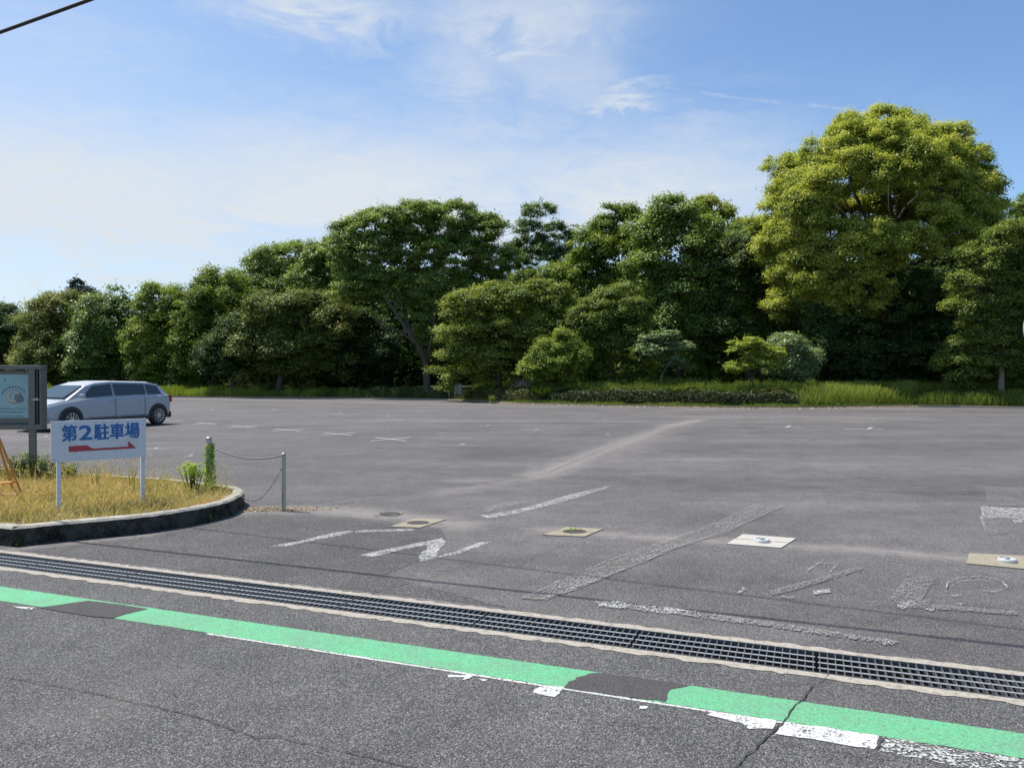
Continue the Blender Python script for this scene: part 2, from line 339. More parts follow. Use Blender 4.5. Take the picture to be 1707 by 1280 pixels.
# ---------------------------------------------------------------- the ground, road, lot
def sheet(name, pts, z, mat, parent=None, struct=True, label=None, sub=None):
    me = bpy.data.meshes.new(name); me.from_pydata([(p[0], p[1], z) for p in pts], [], [tuple(range(len(pts)))])
    o = link(name, me, mat, parent)
    if o.data.polygons[0].normal.z < 0: o.data.flip_normals()
    if struct and parent is None: o['kind'] = 'structure'
    return o
T0, T1, T2, T3 = 4.258, 4.32, 4.66, 4.715                  # channel: outer edge, grate, grate, outer edge
mb = MB()
B = 700
for a, b in ((-B, T0), (T3, B)): mb.add([RC(-B, a, -.03), RC(B, a, -.03), RC(B, b, -.03), RC(-B, b, -.03)], [(0, 1, 2, 3)])
o = mb.build('ground', M['earth']); o['kind'] = 'structure'
sheet('road', [RC(-90, -7), RC(90, -7), RC(90, T0), RC(-90, T0)], 0, M['road'])
far_px = [(-900, 657), (-200, 659), (300, 662.5), (520, 664), (640, 665), (745, 667), (770, 668), (860, 673.5), (1000, 677), (1200, 680), (1340, 681), (1440, 679), (1512, 678), (1600, 679), (1707, 681), (2300, 684)]
FE = [G(*q) for q in far_px]
lot = [RC(-75, T3)] + [FE[0] + Vector((-25, 0, 0))] + FE + [Vector((60, 20, 0)), RC(45, T3)]
sheet('parking_lot', lot, 0, M['lot'])
sheet('asphalt_field', [G(*q) for q in [(-260, 875), (60, 868), (404, 850), (600, 830), (740, 812), (860, 796), (930, 774), (1000, 752), (1062, 727), (1112, 711), (1060, 706), (900, 704), (540, 706), (420, 711), (250, 722), (-60, 742), (-500, 770)]], .001, M['lot_dark'])
sheet('asphalt_patch', [G(*q) for q in [(60, 905), (100, 901), (240, 888), (330, 873), (390, 857), (404, 856), (470, 855), (560, 860), (640, 868), (735, 880), (745, 900), (700, 935), (640, 960)]] + [RC(-1.9, 4.79), RC(-6.6, 4.79)], .0018, M['entry'])
# channel concrete edges and trough
mb = MB()
def strip(mb, t0, t1, z0, z1, s0=-40, s1=30, step=.5, jit=(0, 0)):
    n = int((s1-s0)/step)
    A = [RC(s0+i*step, t0+random.uniform(-jit[0], jit[0]), z1) for i in range(n+1)]
    Bq = [RC(s0+i*step, t1+random.uniform(-jit[1], jit[1]), z1) for i in range(n+1)]
    mb.add(A+Bq, [(i, i+1, n+2+i, n+1+i) for i in range(n)])
strip(mb, T0-.012, T1, 0, .003, jit=(.016, 0), step=.05); strip(mb, T2, T3+.012, 0, .003, jit=(0, .016), step=.05)
o = mb.build('channel_edge', M['concrete'], fix=False); o['kind'] = 'structure'
mb = MB()
for a, b, za, zb in ((T1, T1, .003, -.4), (T2, T2, -.4, .003), (T1, T2, -.4, -.4), (T0-.01, T0-.01, -.5, -.002), (T3+.01, T3+.01, -.5, -.002)):
    if a == b: mb.add([RC(-40, a, za), RC(30, a, za), RC(30, b, zb), RC(-40, b, zb)], [(0, 1, 2, 3)])
    else: mb.add([RC(-40, a, za), RC(30, a, za), RC(30, b, zb), RC(-40, b, zb)], [(0, 1, 2, 3)])
o = mb.build('drain_channel', M['gutter'], fix=False); o['kind'] = 'structure'

# grating panels, one thing each
def make_panel(L=.986, w=T2-T1-.008):
    r = empty('drain_grating', 'x', 'drain grating', group='steel grating panels over the roadside drain')
    mb = MB(); n = 25
    for i in range(n): mb.box((.01+(L-.02)*i/(n-1), w/2, -.018), (.005, w-.01, .036))
    mb.build('bearing_bars', M['galv'], r)
    mb = MB()
    for j in range(1, 4): mb.tube([(.0, w*j/4, -.0025), (L, w*j/4, -.0025)], .0042, 5)
    mb.build('cross_rods', M['rod'], r)
    mb = MB()
    for t in (.003, w-.003): mb.box((L/2, t, -.016), (L, .006, .040))
    mb.build('side_bars', M['galv'], r)
    return r
pan = make_panel(); rz = math.atan2(U.y, U.x)
desc = ['leftmost steel grating panel in view, below the kerb', 'second grating panel from the left picture edge', 'third grating panel from the left, near the cable shadow start', 'fourth grating panel from the left, below the white I stroke',
        'fifth grating panel from the left, below the white N', 'sixth grating panel from the left, before the long ghost stripe', 'seventh grating panel from left, above the dark patch in the green line', 'grating panel with the widest meshes at the right picture edge']
k = 0
for i in range(-8, 2):
    o = pan if i == -8 else copy_tree(pan)
    o.location = RC(i+.03, T1+.004, 0.001); o.rotation_euler = (0, 0, rz)
    sN = i+.5
    if -7 <= i <= 0: o['label'] = desc[i+7]
    else: o['label'] = 'steel grating panel just beyond the %s picture edge' % ('left' if i < 0 else 'right')

# ---- painted markings
green = []
def band(name, t0, t1, s0, s1, z, mat, jit=.004, step=.06):
    n = int((s1-s0)/step); A = [RC(s0+i*step, t0+random.gauss(0, jit)) for i in range(n+1)]; C = [RC(s0+i*step, t1+random.gauss(0, jit*.7)) for i in range(n+1)]
    mb = MB(); mb.add([(p.x, p.y, z) for p in A+C], [(i, i+1, n+2+i, n+1+i) for i in range(n)])
    o = mb.build(name, mat, fix=False); o['kind'] = 'structure'; return o
band('green_line', 3.655, 3.91, -24, 12, .0025, M['green'], .0022, .03)
band('white_line', 3.632, 3.652, -3.4, .25, .0025, M['white'], .001)
def poly(name, px, z, mat, jit=0.0):
    pts = [G(*q) for q in px]
    if jit:                                                   # break straight edges up
        out = []
        for i, a in enumerate(pts):
            b = pts[(i+1) % len(pts)]; L = (b-a).length; n = max(1, int(L/.035)); t = (b-a).normalized() if L else Vector((1, 0, 0)); nn = Vector((-t.y, t.x, 0))
            out.append(a)
            for j in range(1, n): out.append(a.lerp(b, j/n) + nn*random.gauss(0, jit))
        pts = out
    return sheet(name, pts, z, mat)
poly('road_patch', [(945, 1143), (962, 1131), (993, 1124), (1060, 1131), (1151, 1145), (1120, 1151), (1113, 1160), (1110, 1173), (1051, 1165), (940, 1149)], .0045, M['tar'], .004)
poly('road_patch', [(62, 1014), (88, 1011), (110, 1007.5), (146, 1002.5), (200, 1009), (245, 1016.5), (205, 1026), (188, 1032), (150, 1029), (100, 1021)], .0045, M['tar'], .002)
for q, mt in [([(1310, 1206), (1470, 1229), (1460, 1252), (1294, 1226)], 'white'), ([(1475, 1231), (1760, 1276), (1760, 1312), (1468, 1254)], 'white_worn'),
          ([(903, 1146), (942, 1147), (925, 1164), (887, 1157)], 'white'), ([(1192, 1189), (1296, 1203), (1290, 1218), (1250, 1218), (1238, 1208), (1222, 1205), (1180, 1194)], 'white'),
          ([(745, 1127), (790, 1128), (782, 1133), (770, 1136), (775, 1131), (748, 1131)], 'white'), ([(796, 1133), (814, 1135), (806, 1138)], 'white'),
          ([(20, 1012), (52, 1014), (46, 1016), (28, 1015)], 'white'), ([(38, 1016), (56, 1013), (50, 1018)], 'white'), ([(1068, 1179), (1082, 1180), (1078, 1184), (1066, 1184)], 'white')]:
    poly('road_marking', q, .0035, M[mt], .004)
# lot markings near the entrance
LM = [('white', [(450, 911), (500, 902), (560, 888), (592, 885), (575, 891), (510, 904), (475, 911)]),
      ('white_worn', [(592, 885), (690, 882), (690, 885), (592, 888)]),
      ('white', [(600, 926), (655, 914), (705, 904), (738, 897), (735, 903), (712, 909), (665, 918), (622, 929)]),
      ('white', [(712, 905), (740, 897.5), (743, 905), (730, 919), (728, 931), (702, 936.5), (697, 929), (712, 914)]),
      ('white', [(757, 921), (772, 915), (803, 904), (822, 903), (806, 909), (775, 920), (760, 926)]), ('white_worn', [(724, 932), (729, 928), (757, 921), (760, 926), (740, 929)]),
      ('white_worn', [(797, 860), (828, 856), (880, 846), (950, 825), (1018, 810), (1010, 815), (960, 831), (905, 846), (850, 859), (815, 865)]),
      ('ghost', [(806, 847), (842, 838), (895, 834), (845, 846), (810, 855)]),
      ('faint', [(868, 999), (950, 966), (1070, 918), (1170, 884), (1256, 844), (1307, 846), (1276, 858), (1215, 889), (1130, 915), (1010, 965), (910, 1003)]),
      ('ghost', [(900, 985), (960, 962), (1000, 955), (1015, 962), (960, 985), (905, 1000)]), ('ghost', [(1190, 876), (1256, 846), (1300, 847), (1240, 868), (1205, 886)]), ('ghost', [(1040, 935), (1120, 905), (1135, 910), (1060, 940)]),
      ('white_worn', [(1634, 862), (1645, 863), (1652, 884), (1644, 886)]), ('faint', [(1640, 863), (1720, 858), (1720, 882), (1660, 893), (1646, 892)]), ('white_worn', [(1690, 868), (1720, 864), (1720, 868), (1692, 873)]),
      ('white_worn', [(1636, 845), (1760, 850), (1760, 866), (1638, 864)]), ('faint', [(1645, 812), (1760, 815), (1760, 846), (1645, 844)]),
      ('ghost', [(990, 1003), (1060, 1006), (1130, 1016), (1220, 1030), (1330, 1045), (1325, 1052), (1200, 1037), (1100, 1022), (1000, 1014)]),
      ('white_worn', [(996, 1006), (1030, 1004), (1056, 1010), (1040, 1017), (998, 1012)]), ('white_worn', [(1064, 1012), (1120, 1014), (1150, 1022), (1110, 1026), (1070, 1020)]),
      ('ghost', [(1240, 1034), (1300, 1042), (1420, 1060), (1500, 1072), (1490, 1078), (1380, 1062), (1235, 1040)]), ('white_worn', [(1472, 1078), (1480, 1068), (1486, 1069), (1478, 1079)]),
      ('faint', [(1486, 1000), (1510, 968), (1545, 962), (1560, 968), (1540, 1000), (1560, 1010), (1700, 1022), (1698, 1028), (1560, 1018), (1500, 1014)]),
      ('white_worn', [(1494, 1012), (1520, 1004), (1530, 1010), (1506, 1018)]), ('white_worn', [(1586, 995), (1606, 993), (1600, 998)]), ('white_worn', [(1540, 1018), (1562, 1016), (1556, 1022)]), ('white_worn', [(1592, 1008), (1606, 1009), (1604, 1012)]),
      ('faint', [(1280, 988), (1430, 948), (1440, 951), (1330, 985), (1290, 995)]), ('white_worn', [(1356, 988), (1384, 984), (1386, 990), (1360, 994)]), ('white_worn', [(1228, 992), (1240, 982), (1246, 984), (1234, 992)]), ('ghost', [(1296, 996), (1330, 998), (1318, 1002)])]
for i_, (mt, q) in enumerate(LM): poly('lot_marking', q, .0034+i_*.00032, M['white_mid' if mt == 'white' else mt], .007 if mt == 'white' else .002)
def pline(name, px, w, z, mat, jit=0.0, step=.06, taper=False):
    pts = [G(*q) if not isinstance(q, Vector) else q for q in px]; out = []
    for a, b in zip(pts, pts[1:]):
        n = max(1, int((b-a).length/step))
        for j in range(n): out.append(a.lerp(b, j/n))
    out.append(pts[-1]); L = []; R_ = []; off = 0
    for i, p in enumerate(out):
        t = (out[min(i+1, len(out)-1)]-out[max(i-1, 0)]); t = t.normalized() if t.length else Vector((1, 0, 0)); nn = Vector((-t.y, t.x, 0))
        off = off*.85 + random.gauss(0, jit); ww = w*random.uniform(.5, 1.3) if jit else w
        if taper: ww *= min(1, .25 + 1.5*min(i, len(out)-1-i)/len(out))
        L.append(p+nn*(off+ww/2)); R_.append(p+nn*(off-ww/2))
    n = len(out); mb = MB(); mb.add([(p.x, p.y, z) for p in L+R_], [(i, n+i, n+i+1, i+1) for i in range(n-1)])
    o = mb.build(name, mat, fix=False)
    if o.data.polygons[0].normal.z < 0: o.data.flip_normals()
    o['kind'] = 'structure'; return o
pline('outlined_box_marking', [(1346, 954), (1366, 941), (1397, 943), (1384, 957)], .010, .0148, M['white_worn'])
pline('outlined_box_marking', [(1580, 983), (1583, 975), (1600, 966), (1640, 963), (1672, 972), (1682, 982), (1660, 990), (1640, 988)], .012, .0140, M['white_worn'], .003)
pline('outlined_box_marking', [(1588, 980), (1600, 971), (1640, 969), (1660, 976)], .008, .0144, M['white_worn'], .003)
pline('outlined_box_marking', [(1510, 960), (1545, 968), (1560, 976)], .008, .0144, M['ghost'], .003)
pline('outlined_box_marking', [(868, 1000), (1010, 938), (1180, 880), (1256, 844), (1306, 846)], .009, .0152, M['white_worn'], .004)
pline('outlined_box_marking', [(868, 1000), (905, 1001), (1010, 963), (1130, 914), (1230, 880), (1306, 846)], .009, .0155, M['white_worn'], .004)
for q, w in [([(-40, 1122), (0, 1129), (120, 1150), (235, 1176), (330, 1196), (385, 1218), (425, 1232), (465, 1231), (560, 1253), (690, 1284), (800, 1310)], .012),
             ([(1358, 1146), (1340, 1165), (1318, 1188), (1300, 1212), (1270, 1245), (1225, 1292)], .016), ([(1362, 1148), (1385, 1120)], .006),
             ([(1302, 1236), (1340, 1250), (1400, 1256), (1480, 1268)], .006), ([(1478, 1231), (1462, 1252)], .012)]:
    pline('pavement_crack', q, w*.42, .0065, M['crack'], .004, .03)
for q, w in [([(600, 995), (700, 968), (760, 950), (840, 935), (900, 925)], .010), ([(930, 796), (1060, 802), (1200, 805), (1330, 812), (1515, 822), (1700, 826)], .022),
             ([(745, 874), (830, 880), (900, 888)], .010), ([(1005, 886), (1130, 893), (1215, 903)], .008), ([(1330, 902), (1440, 912), (1540, 920), (1612, 930)], .010),
             ([(860, 945), (940, 910)], .006), ([(1420, 1052), (1480, 1035), (1540, 1020), (1560, 1003)], .006), ([(868, 1001), (1180, 884)], .005), ([(404, 851), (560, 843), (740, 815), (905, 792), (980, 760), (1110, 710)], .02)]:
    pline('pavement_crack', q, w*.55, .0130, M['crack'], .004, .05)
def cross(px, py, w, h, mat, th=.05, arms='x'):
    c = G(px, py); e = G(px+w/2, py-h*.15); 
    for (a, b) in ((( -w/2, h*.5), (w/2, -h*.5)), ((-w/2*.8, -h*.45), (w/2*.8, h*.45))) if arms == 'x' else (((-w/2, 0), (w/2, h*.2)), ((w*.1, 0), (w*.22, -h))):
        pline('bay_mark', [(px+a[0], py+a[1]), (px+b[0], py+b[1])], th, .0165+random.random()*.0005, mat, 0, .3)
for px, py, w, h, mt, a in [(651, 733, 66, 6, 'white', 'x'), (563, 724.5, 60, 5, 'white', 'x'), (480, 717.5, 54, 4, 'white', 'x'), (405, 712, 48, 3, 'white', 'x'), (343, 706.5, 40, 3, 'white', 'x'),
                            (288, 702, 34, 2.5, 'white_worn', 'x'), (762, 743, 60, 3, 'white_worn', 'T'), (805, 711, 50, 2, 'white_worn', 'T'), (888, 717.5, 40, 2, 'white_worn', 'T'), (715, 704, 44, 2, 'white_worn', 'T'),
                            (1440, 716, 66, 3, 'white', 'T'), (1305, 713, 60, 3, 'white', 'T'), (1010, 726, 24, 2, 'white_worn', 'T'), (1000, 700, 50, 2, 'white_worn', 'T'), (255, 750, 30, 3, 'white_worn', 'T'), (310, 762, 50, 4, 'white_worn', 'T'),
                            (1450, 700, 50, 2, 'white_worn', 'T'), (1280, 698, 40, 2, 'white_worn', 'T'), (640, 695, 40, 2, 'white_worn', 'T'), (560, 690, 40, 2, 'white_worn', 'T'), (450, 683, 30, 1.5, 'white_worn', 'T'), (350, 684, 30, 1.5, 'white_worn', 'T'), (20, 722, 40, 3, 'white_worn', 'T'), (70, 730, 40, 3, 'white_worn', 'T'), (1070, 690, 60, 2, 'white_worn', 'T')]:
    cross(px, py, w, h, M[mt], .07, a)
pline('worn_line', [(230, 716), (420, 708), (590, 703), (760, 699)], .08, .017, M['faint'], .01, .4)
pline('worn_line', [(1330, 727), (1352, 728), (1356, 732), (1340, 738)], .08, .0175, M['faint'], .01, .4)

# ---- concrete slabs with meter caps
def slab(px4, mat, label, cap=None, joint=False, cover=False, h=.002):
    c = sum((G(*q) for q in px4), Vector())/4
    r = empty('utility_slab', label, 'concrete slab', c)
    mb = MB(); mb.prism([G(*q)-c for q in px4], -.02, h+.008); mb.build('slab', mat, r)
    if joint:
        a = (G(*px4[0])+G(*px4[3]))/2-c; b = (G(*px4[1])+G(*px4[2]))/2-c; mb = MB(); t = (b-a).normalized(); nn = Vector((-t.y, t.x, 0))*.004
        z = Vector((0, 0, h+.0105)); mb.add([a-nn+z, b-nn+z, b+nn+z, a+nn+z], [(0, 1, 2, 3)]); mb.build('joint', M['crack'], r)
    if cap:
        q = G(*cap)-c; mb = MB(); R0 = cap_r
        mb.lathe([(0.0, .0), (R0, .0), (R0, .016), (R0*.93, .026), (R0*.80, .028), (R0*.78, .020), (R0*.3, .018), (0, .018)], 28, (q.x, q.y, h+.008)); mb.build('round_cap', M['rod'], r, smooth=False)
        mb = MB(); mb.box((q.x, q.y, h+.030), (R0*.9, .014, .008), rz=.6); mb.build('cap_handle', M['galv'], r)
    if cover:
        mb = MB(); mb.prism([Vector((math.cos(a)*.12, math.sin(a)*.09, 0)) for a in [i*math.pi/6 for i in range(12)]], h+.008, h+.013); mb.build('cover', M['tar'], r)
    return r
cap_r = .072
slab([(1239, 892), (1328, 899), (1303, 915), (1212, 908)], M['slab_pale'], 'pale concrete slab with a centre joint and round metal cap right of the ghost stripe', (1271, 905), True)
slab([(1617, 924), (1760, 931), (1760, 955), (1613, 941)], M['slab_tan'], 'tan rough concrete slab with metal cap at the right picture edge', (1681, 938))
slab([(944, 880), (1006, 883), (975, 896), (905, 893)], M['slab_tan'], 'cracked tan concrete slab overgrown with moss, middle of the row', None, True, True)
slab([(690, 866), (744, 867), (700, 881), (650, 879)], M['slab_tan'], 'mossy tan concrete slab with sunken dark lid above the white N', None, True, True)
slab([(638, 855), (672, 856), (660, 861), (625, 860)], M['slab_tan'], 'small square slab with dark hole, leftmost in the row', None, False, True)

# ---------------------------------------------------------------- the grassed island and its kerb
front = [(18, 912), (119, 901.5), (237, 889.6), (300, 880), (345, 871), (382, 861), (396, 853)]
fp = [G(*q) for q in front]
cL = fp[0]; left = [cL - U*14, cL - U*6, cL - U*.12 + N_*.0]
tip = fp[-1]
back = [tip+Vector((-.02, .22, 0)), tip+Vector((-.09, .46, 0)), tip+Vector((-.28, .76, 0)), tip+Vector((-.65, 1.02, 0)), tip+Vector((-1.4, 1.5, 0)), tip+Vector((-3.5, 2.3, 0)), tip+Vector((-9, 4.4, 0)), tip+Vector((-16, 7.1, 0))]
def smooth_pts(P, n=6):
    out = []
    for i in range(len(P)-1):
        p0 = P[max(i-1, 0)]; p1 = P[i]; p2 = P[i+1]; p3 = P[min(i+2, len(P)-1)]
        for j in range(n):
            t = j/n; out.append(.5*((2*p1)+(p2-p0)*t+(2*p0-5*p1+4*p2-p3)*t*t+(3*p1-p0-3*p2+p3)*t*t*t))
    return out+[P[-1]]
outer = left + smooth_pts(fp[0:1]+fp[1:]+back[:5], 5) + back[5:]
def inset(P, d):
    out = []
    for i, p in enumerate(P):
        t = (P[min(i+1, len(P)-1)]-P[max(i-1, 0)]).normalized(); out.append(p + Vector((-t.y, t.x, 0))*d)
    return out
inner = inset(outer, .13)
KH = .18
mb = MB(); n = len(outer)
lev = [(outer, 0), (outer, KH-.02), (inset(outer, .02), KH), (inner, KH), (inner, KH-.12)]
rows = [[Vector((p.x, p.y, z+random.uniform(-.003, .003))) for p in P] for P, z in lev]
mb.add([p for r_ in rows for p in r_], [(j*n+i, j*n+i+1, (j+1)*n+i+1, (j+1)*n+i) for j in range(4) for i in range(n-1)])
o = mb.build('kerb', M['kerb'], smooth=False); setp(o, label='mouldy concrete kerb with stained face painted dark as shade around the dry grass island', category='kerb')
ip = inset(outer, .12)
sheet('island_soil', ip, KH-.03, M['soil'])
# point-in-polygon sampling
def inpoly(P, x, y):
    c = np.zeros(len(x), bool); m_ = len(P)
    for i in range(m_):
        a, b = P[i], P[(i+1) % m_]
        cond = ((a.y > y) != (b.y > y)) & (x < (b.x-a.x)*(y-a.y)/((b.y-a.y) or 1e-9)+a.x); c ^= cond
    return c
def sampl(P, n, x0, x1, y0, y1):
    x = RNG.uniform(x0, x1, n); y = RNG.uniform(y0, y1, n); k = inpoly(P, x, y); return x[k], y[k]
def blades(x, y, z, h, w, lean=.35, wtip=.15):
    n = len(x); th = RNG.uniform(0, 2*math.pi, n); a = np.stack([np.cos(th), np.sin(th), np.zeros(n)], 1)
    ph = RNG.uniform(0, 2*math.pi, n); l = (RNG.uniform(0, lean, n)*h)[:, None]; d = np.stack([np.cos(ph), np.sin(ph), np.zeros(n)], 1)*l
    b = np.stack([x, y, z], 1); H_ = np.stack([np.zeros(n), np.zeros(n), h], 1); w = w[:, None] if hasattr(w, '__len__') else w
    return np.stack([b-a*w/2, b+a*w/2, b+H_+d+a*w*wtip, b+H_+d-a*w*wtip], 1)
def vnoise(x, y, s, seed=0):
    r = np.random.default_rng(seed); G_ = r.random((64, 64)); X_ = (x*s) % 63; Y_ = (y*s) % 63; i = X_.astype(int); j = Y_.astype(int); fx = X_-i; fy = Y_-j
    fx = fx*fx*(3-2*fx); fy = fy*fy*(3-2*fy)
    return (G_[i, j]*(1-fx)+G_[i+1, j]*fx)*(1-fy)+(G_[i, j+1]*(1-fx)+G_[i+1, j+1]*fx)*fy
def z0(P): return np.full(len(P), KH-.035)
x, y = sampl(ip, 190000, -10.5, -2.9, 6.8, 12.6)
v = vnoise(x+50, y+50, 1.6, 1)*.6+vnoise(x+50, y+50, 6, 2)*.4
keep = RNG.random(len(x)) < (.35+.65*v)*np.clip(1.25-(y-8)*.12, .35, 1); x, y, v = x[keep], y[keep], v[keep]
h = (.025+.10*RNG.random(len(x))**1.8)*(.55+.8*v); t = np.clip(v*.9+RNG.normal(0, .22, len(x)), 0, 1)
o = quads('dry_grass', blades(x, y, z0(x), h, RNG.uniform(.004, .010, len(x)), 1.5), 4, FOL['straw'], tint=t); setp(o, kind='stuff', label='short yellowed dry grass covering the kerbed island', category='grass')
# taller seed stems scattered through it
x, y = sampl(ip, 1500, -7.5, -3.1, 7.3, 11); n = len(x)
h = RNG.uniform(.12, .34, n)*np.clip((y-7.2)/2.2, .5, 1); V1 = blades(x, y, z0(x), h, .0035, .35, .4); tips = V1[:, 2, :]
kk = np.repeat(np.arange(n), 7); P = tips[kk] + RNG.normal(0, 1, (len(kk), 3))*np.array([.012, .012, .03]); Nn = unit(RNG.normal(size=P.shape)); V2 = leafquads(P, Nn, .018, .008)
o = quads('seed_grass', np.concatenate([V1, V2]), 4, FOL['straw'], tint=np.clip(RNG.normal(.3, .2, n+len(kk)), 0, 1)); setp(o, kind='stuff', label='thin seed heads standing above the dry island grass', category='grass')

# leafy plants
def plant(name, label, cat, base, nst, hgt, spread, leafL, leafW, per, mat, tint=.5, group=None, droop=.0, tuft=False):
    r = empty(name, label, cat, base, group=group); mb = MB(); LP = []; LN = []
    for i in range(nst):
        a = random.uniform(0, 2*math.pi); s = spread*random.uniform(.1, 1); h = hgt*random.uniform(.55, 1); p0 = Vector((math.cos(a)*s*.35, math.sin(a)*s*.35, 0)); p2 = Vector((math.cos(a)*s, math.sin(a)*s, h)); p1 = p0.lerp(p2, .5)+Vector((0, 0, h*.15))
        pts = [(1-t)**2*p0+2*t*(1-t)*p1+t*t*p2 for t in (0, .25, .5, .75, 1)]; mb.tube(pts, [.004, .0035, .003, .0022, .001], 4)
        for j in range(per):
            t = random.uniform(.45 if tuft else .12, 1)
            if tuft: t = 1-(1-t)**1.5
            p = (1-t)**2*p0+2*t*(1-t)*p1+t*t*p2; LP.append(p+Vector([random.gauss(0, leafL*.55) for _ in range(3)])); LN.append((random.gauss(0, .5), random.gauss(0, .5), 1))
    mb.build('stem', FOL['weed'], r, fix=False)
    P = np.array([tuple(p) for p in LP]); Nn = unit(np.array(LN)); quads('leaves', leafquads(P, Nn, leafL, leafW), 4, mat, r, tint=np.clip(RNG.normal(tint, .22, len(P)), 0, 1))
    return r
def GI(px, py): return G(px, py, KH-.03)
for i, (px, py, ns, h, s, ti, nm) in enumerate([(28, 800, 26, .32, .30, .25, 'dark leafy weed at the left picture edge beside the orange stand'), (75, 797, 30, .34, .30, .2, 'dark leafy weed clump around the notice board post'),
        (112, 800, 22, .24, .26, .45, 'low leafy weed just left of the white sign leg'), (50, 790, 22, .36, .25, .3, 'tall leafy weed directly behind the notice board post')]):
    plant('weed', nm, 'weed', GI(px, py), ns, h, s, .035, .018, 26, FOL['mid' if ti < .4 else 'weed'], ti+.3, 'leafy weeds on the grass island')
plant('weed', 'feathery pale yellow-green weed left of the vine covered post', 'weed', GI(322, 822), 34, .38, .19, .018, .007, 90, FOL['vine'], .9, 'leafy weeds on the grass island', tuft=True)
plant('weed', 'wispy pale weed leaning right of the vine covered post', 'weed', GI(362, 826), 8, .20, .17, .018, .007, 36, FOL['weed'], .75, 'leafy weeds on the grass island', tuft=True)
plant('weed', 'tiny tuft growing out of the kerb face below the vine covered post', 'weed', G(348, 871), 7, .13, .05, .016, .007, 14, FOL['weed'], .6, 'leafy weeds on the grass island')
plant('weed', 'small weed sprout at the left end of the kerb face', 'weed', G(30, 911), 6, .10, .06, .016, .008, 12, FOL['weed'], .6, 'leafy weeds on the grass island')
plant('weed', 'small weed sprout at the right end of the kerb face', 'weed', G(388, 860), 6, .07, .06, .014, .006, 10, FOL['weed'], .5, 'leafy weeds on the grass island')
for px, h, nm in [(160, .26, 'thin dry stalk seen between the sign legs, left one'), (218, .22, 'thin dry stalk between the sign legs, right one')]:
    plant('weed', nm, 'weed', GI(px, 815), 5, h+.1, .09, .014, .005, 26, FOL['weed'], .8, 'leafy weeds on the grass island', tuft=True)

# ---- steel posts and chains
def bollard(px, py, z, h, r0, label):
    b = G(px, py, z); r = empty('bollard', label, 'bollard', b, group='steel chain posts'); mb = MB(); mb.tube([(0, 0, -.05), (0, 0, h)], r0, 18); mb.build('post', M['steel'], r, smooth=False)
    mb = MB(); mb.lathe([(r0*1.03, -.012), (r0*1.03, .0), (r0*.8, .012), (r0*.35, .018), (0, .019)], 18, (0, 0, h)); mb.build('cap', M['steel'], r, smooth=True)
    return r, b
b1, B1 = bollard(348, 818, KH-.03, .645, .034, 'round steel post overgrown with a bright green vine on the grass island')
b2, B2 = bollard(472.5, 852, 0, .655, .024, 'bare round steel post standing alone on the asphalt beside the kerb')
mb = MB(); mb.box((B1.x+.045, B1.y-.02, B1.z+.535), (.03, .02, .03)); o = mb.build('chain_hook', M['chain'], b1); o.matrix_parent_inverse = Matrix.Translation(B1).inverted()
def chain(name, label, A, Bq, sag, r=.0052, L=.044, wd=.024, low=None):
    n = int(((Bq-A).length+sag*.7)/(L*.78)); mb = MB()
    def pos(t):
        p = A.lerp(Bq, t)
        return p + Vector((0, 0, -4*sag*t*(1-t)))
    for i in range(n):
        c = pos((i+.5)/n); t = (pos((i+1)/n)-pos(i/n)).normalized(); s = t.cross(Vector((0, 0, 1))).normalized(); u = s.cross(t)
        a = s if i % 2 else u; a = (a+(u if i % 2 else s)*.35).normalized(); ring = []
        for k in range(12):
            th = 2*math.pi*k/12; x_ = math.cos(th); ring.append(c + t*(x_*(L/2-r) + (0)) + a*math.sin(th)*(wd/2-r))
        nn = t.cross(a).normalized(); vs = []; m_ = 5
        for k in range(12):
            rad = (ring[k]-c).normalized()
            for j in range(m_): ph = 2*math.pi*j/m_; vs.append(ring[k]+rad*math.cos(ph)*r+nn*math.sin(ph)*r)
        mb.add(vs, [(k*m_+j, k*m_+(j+1) % m_, ((k+1) % 12)*m_+(j+1) % m_, ((k+1) % 12)*m_+j) for k in range(12) for j in range(m_)])
    o = mb.build(name, M['chain'], smooth=True, fix=False); setp(o, label=label, category='chain', group='chains of the steel posts'); return o
chain('chain', 'rusty steel chain hanging between the two steel posts', B1+Vector((.06, -.02, .53)), B2+Vector((-.0, 0, .648)), .085)
chain('chain', 'loose thin chain drooping from the bare post down to the kerb end', B2+Vector((-.026, 0, .50)), P3(403, 828, tip.y+.14), .17, .0042, .036, .022)
# vine wound on the first post
n = 760; zz = RNG.random(n)**.9*.58; th = RNG.uniform(0, 2*math.pi, n); k = (np.cos(th-(-.6)) > -.4) | (zz < .3); zz, th = zz[k], th[k]; rr = .036+RNG.uniform(0, .042, len(zz))*(1.15-zz)
P = np.stack([B1.x+.006+np.cos(th)*rr, B1.y+np.sin(th)*rr, B1.z+zz], 1); Nn = unit(np.stack([np.cos(th), np.sin(th), RNG.normal(.4, .4, len(th))], 1))
vr = empty('climbing_vine', 'bright yellow-green vine climbing the steel post on the island', 'vine', B1)
o = quads('leaves', leafquads(P-np.array(B1), Nn, .032, .020), 4, FOL['vine'], vr, tint=np.clip(RNG.normal(.55, .25, len(P)), 0, 1))
mb = MB(); mb.tube([(math.cos(i*.7)*.038, math.sin(i*.7)*.038, i*.02) for i in range(27)], .003, 5); mb.build('stem', FOL['weed'], vr, fix=False)

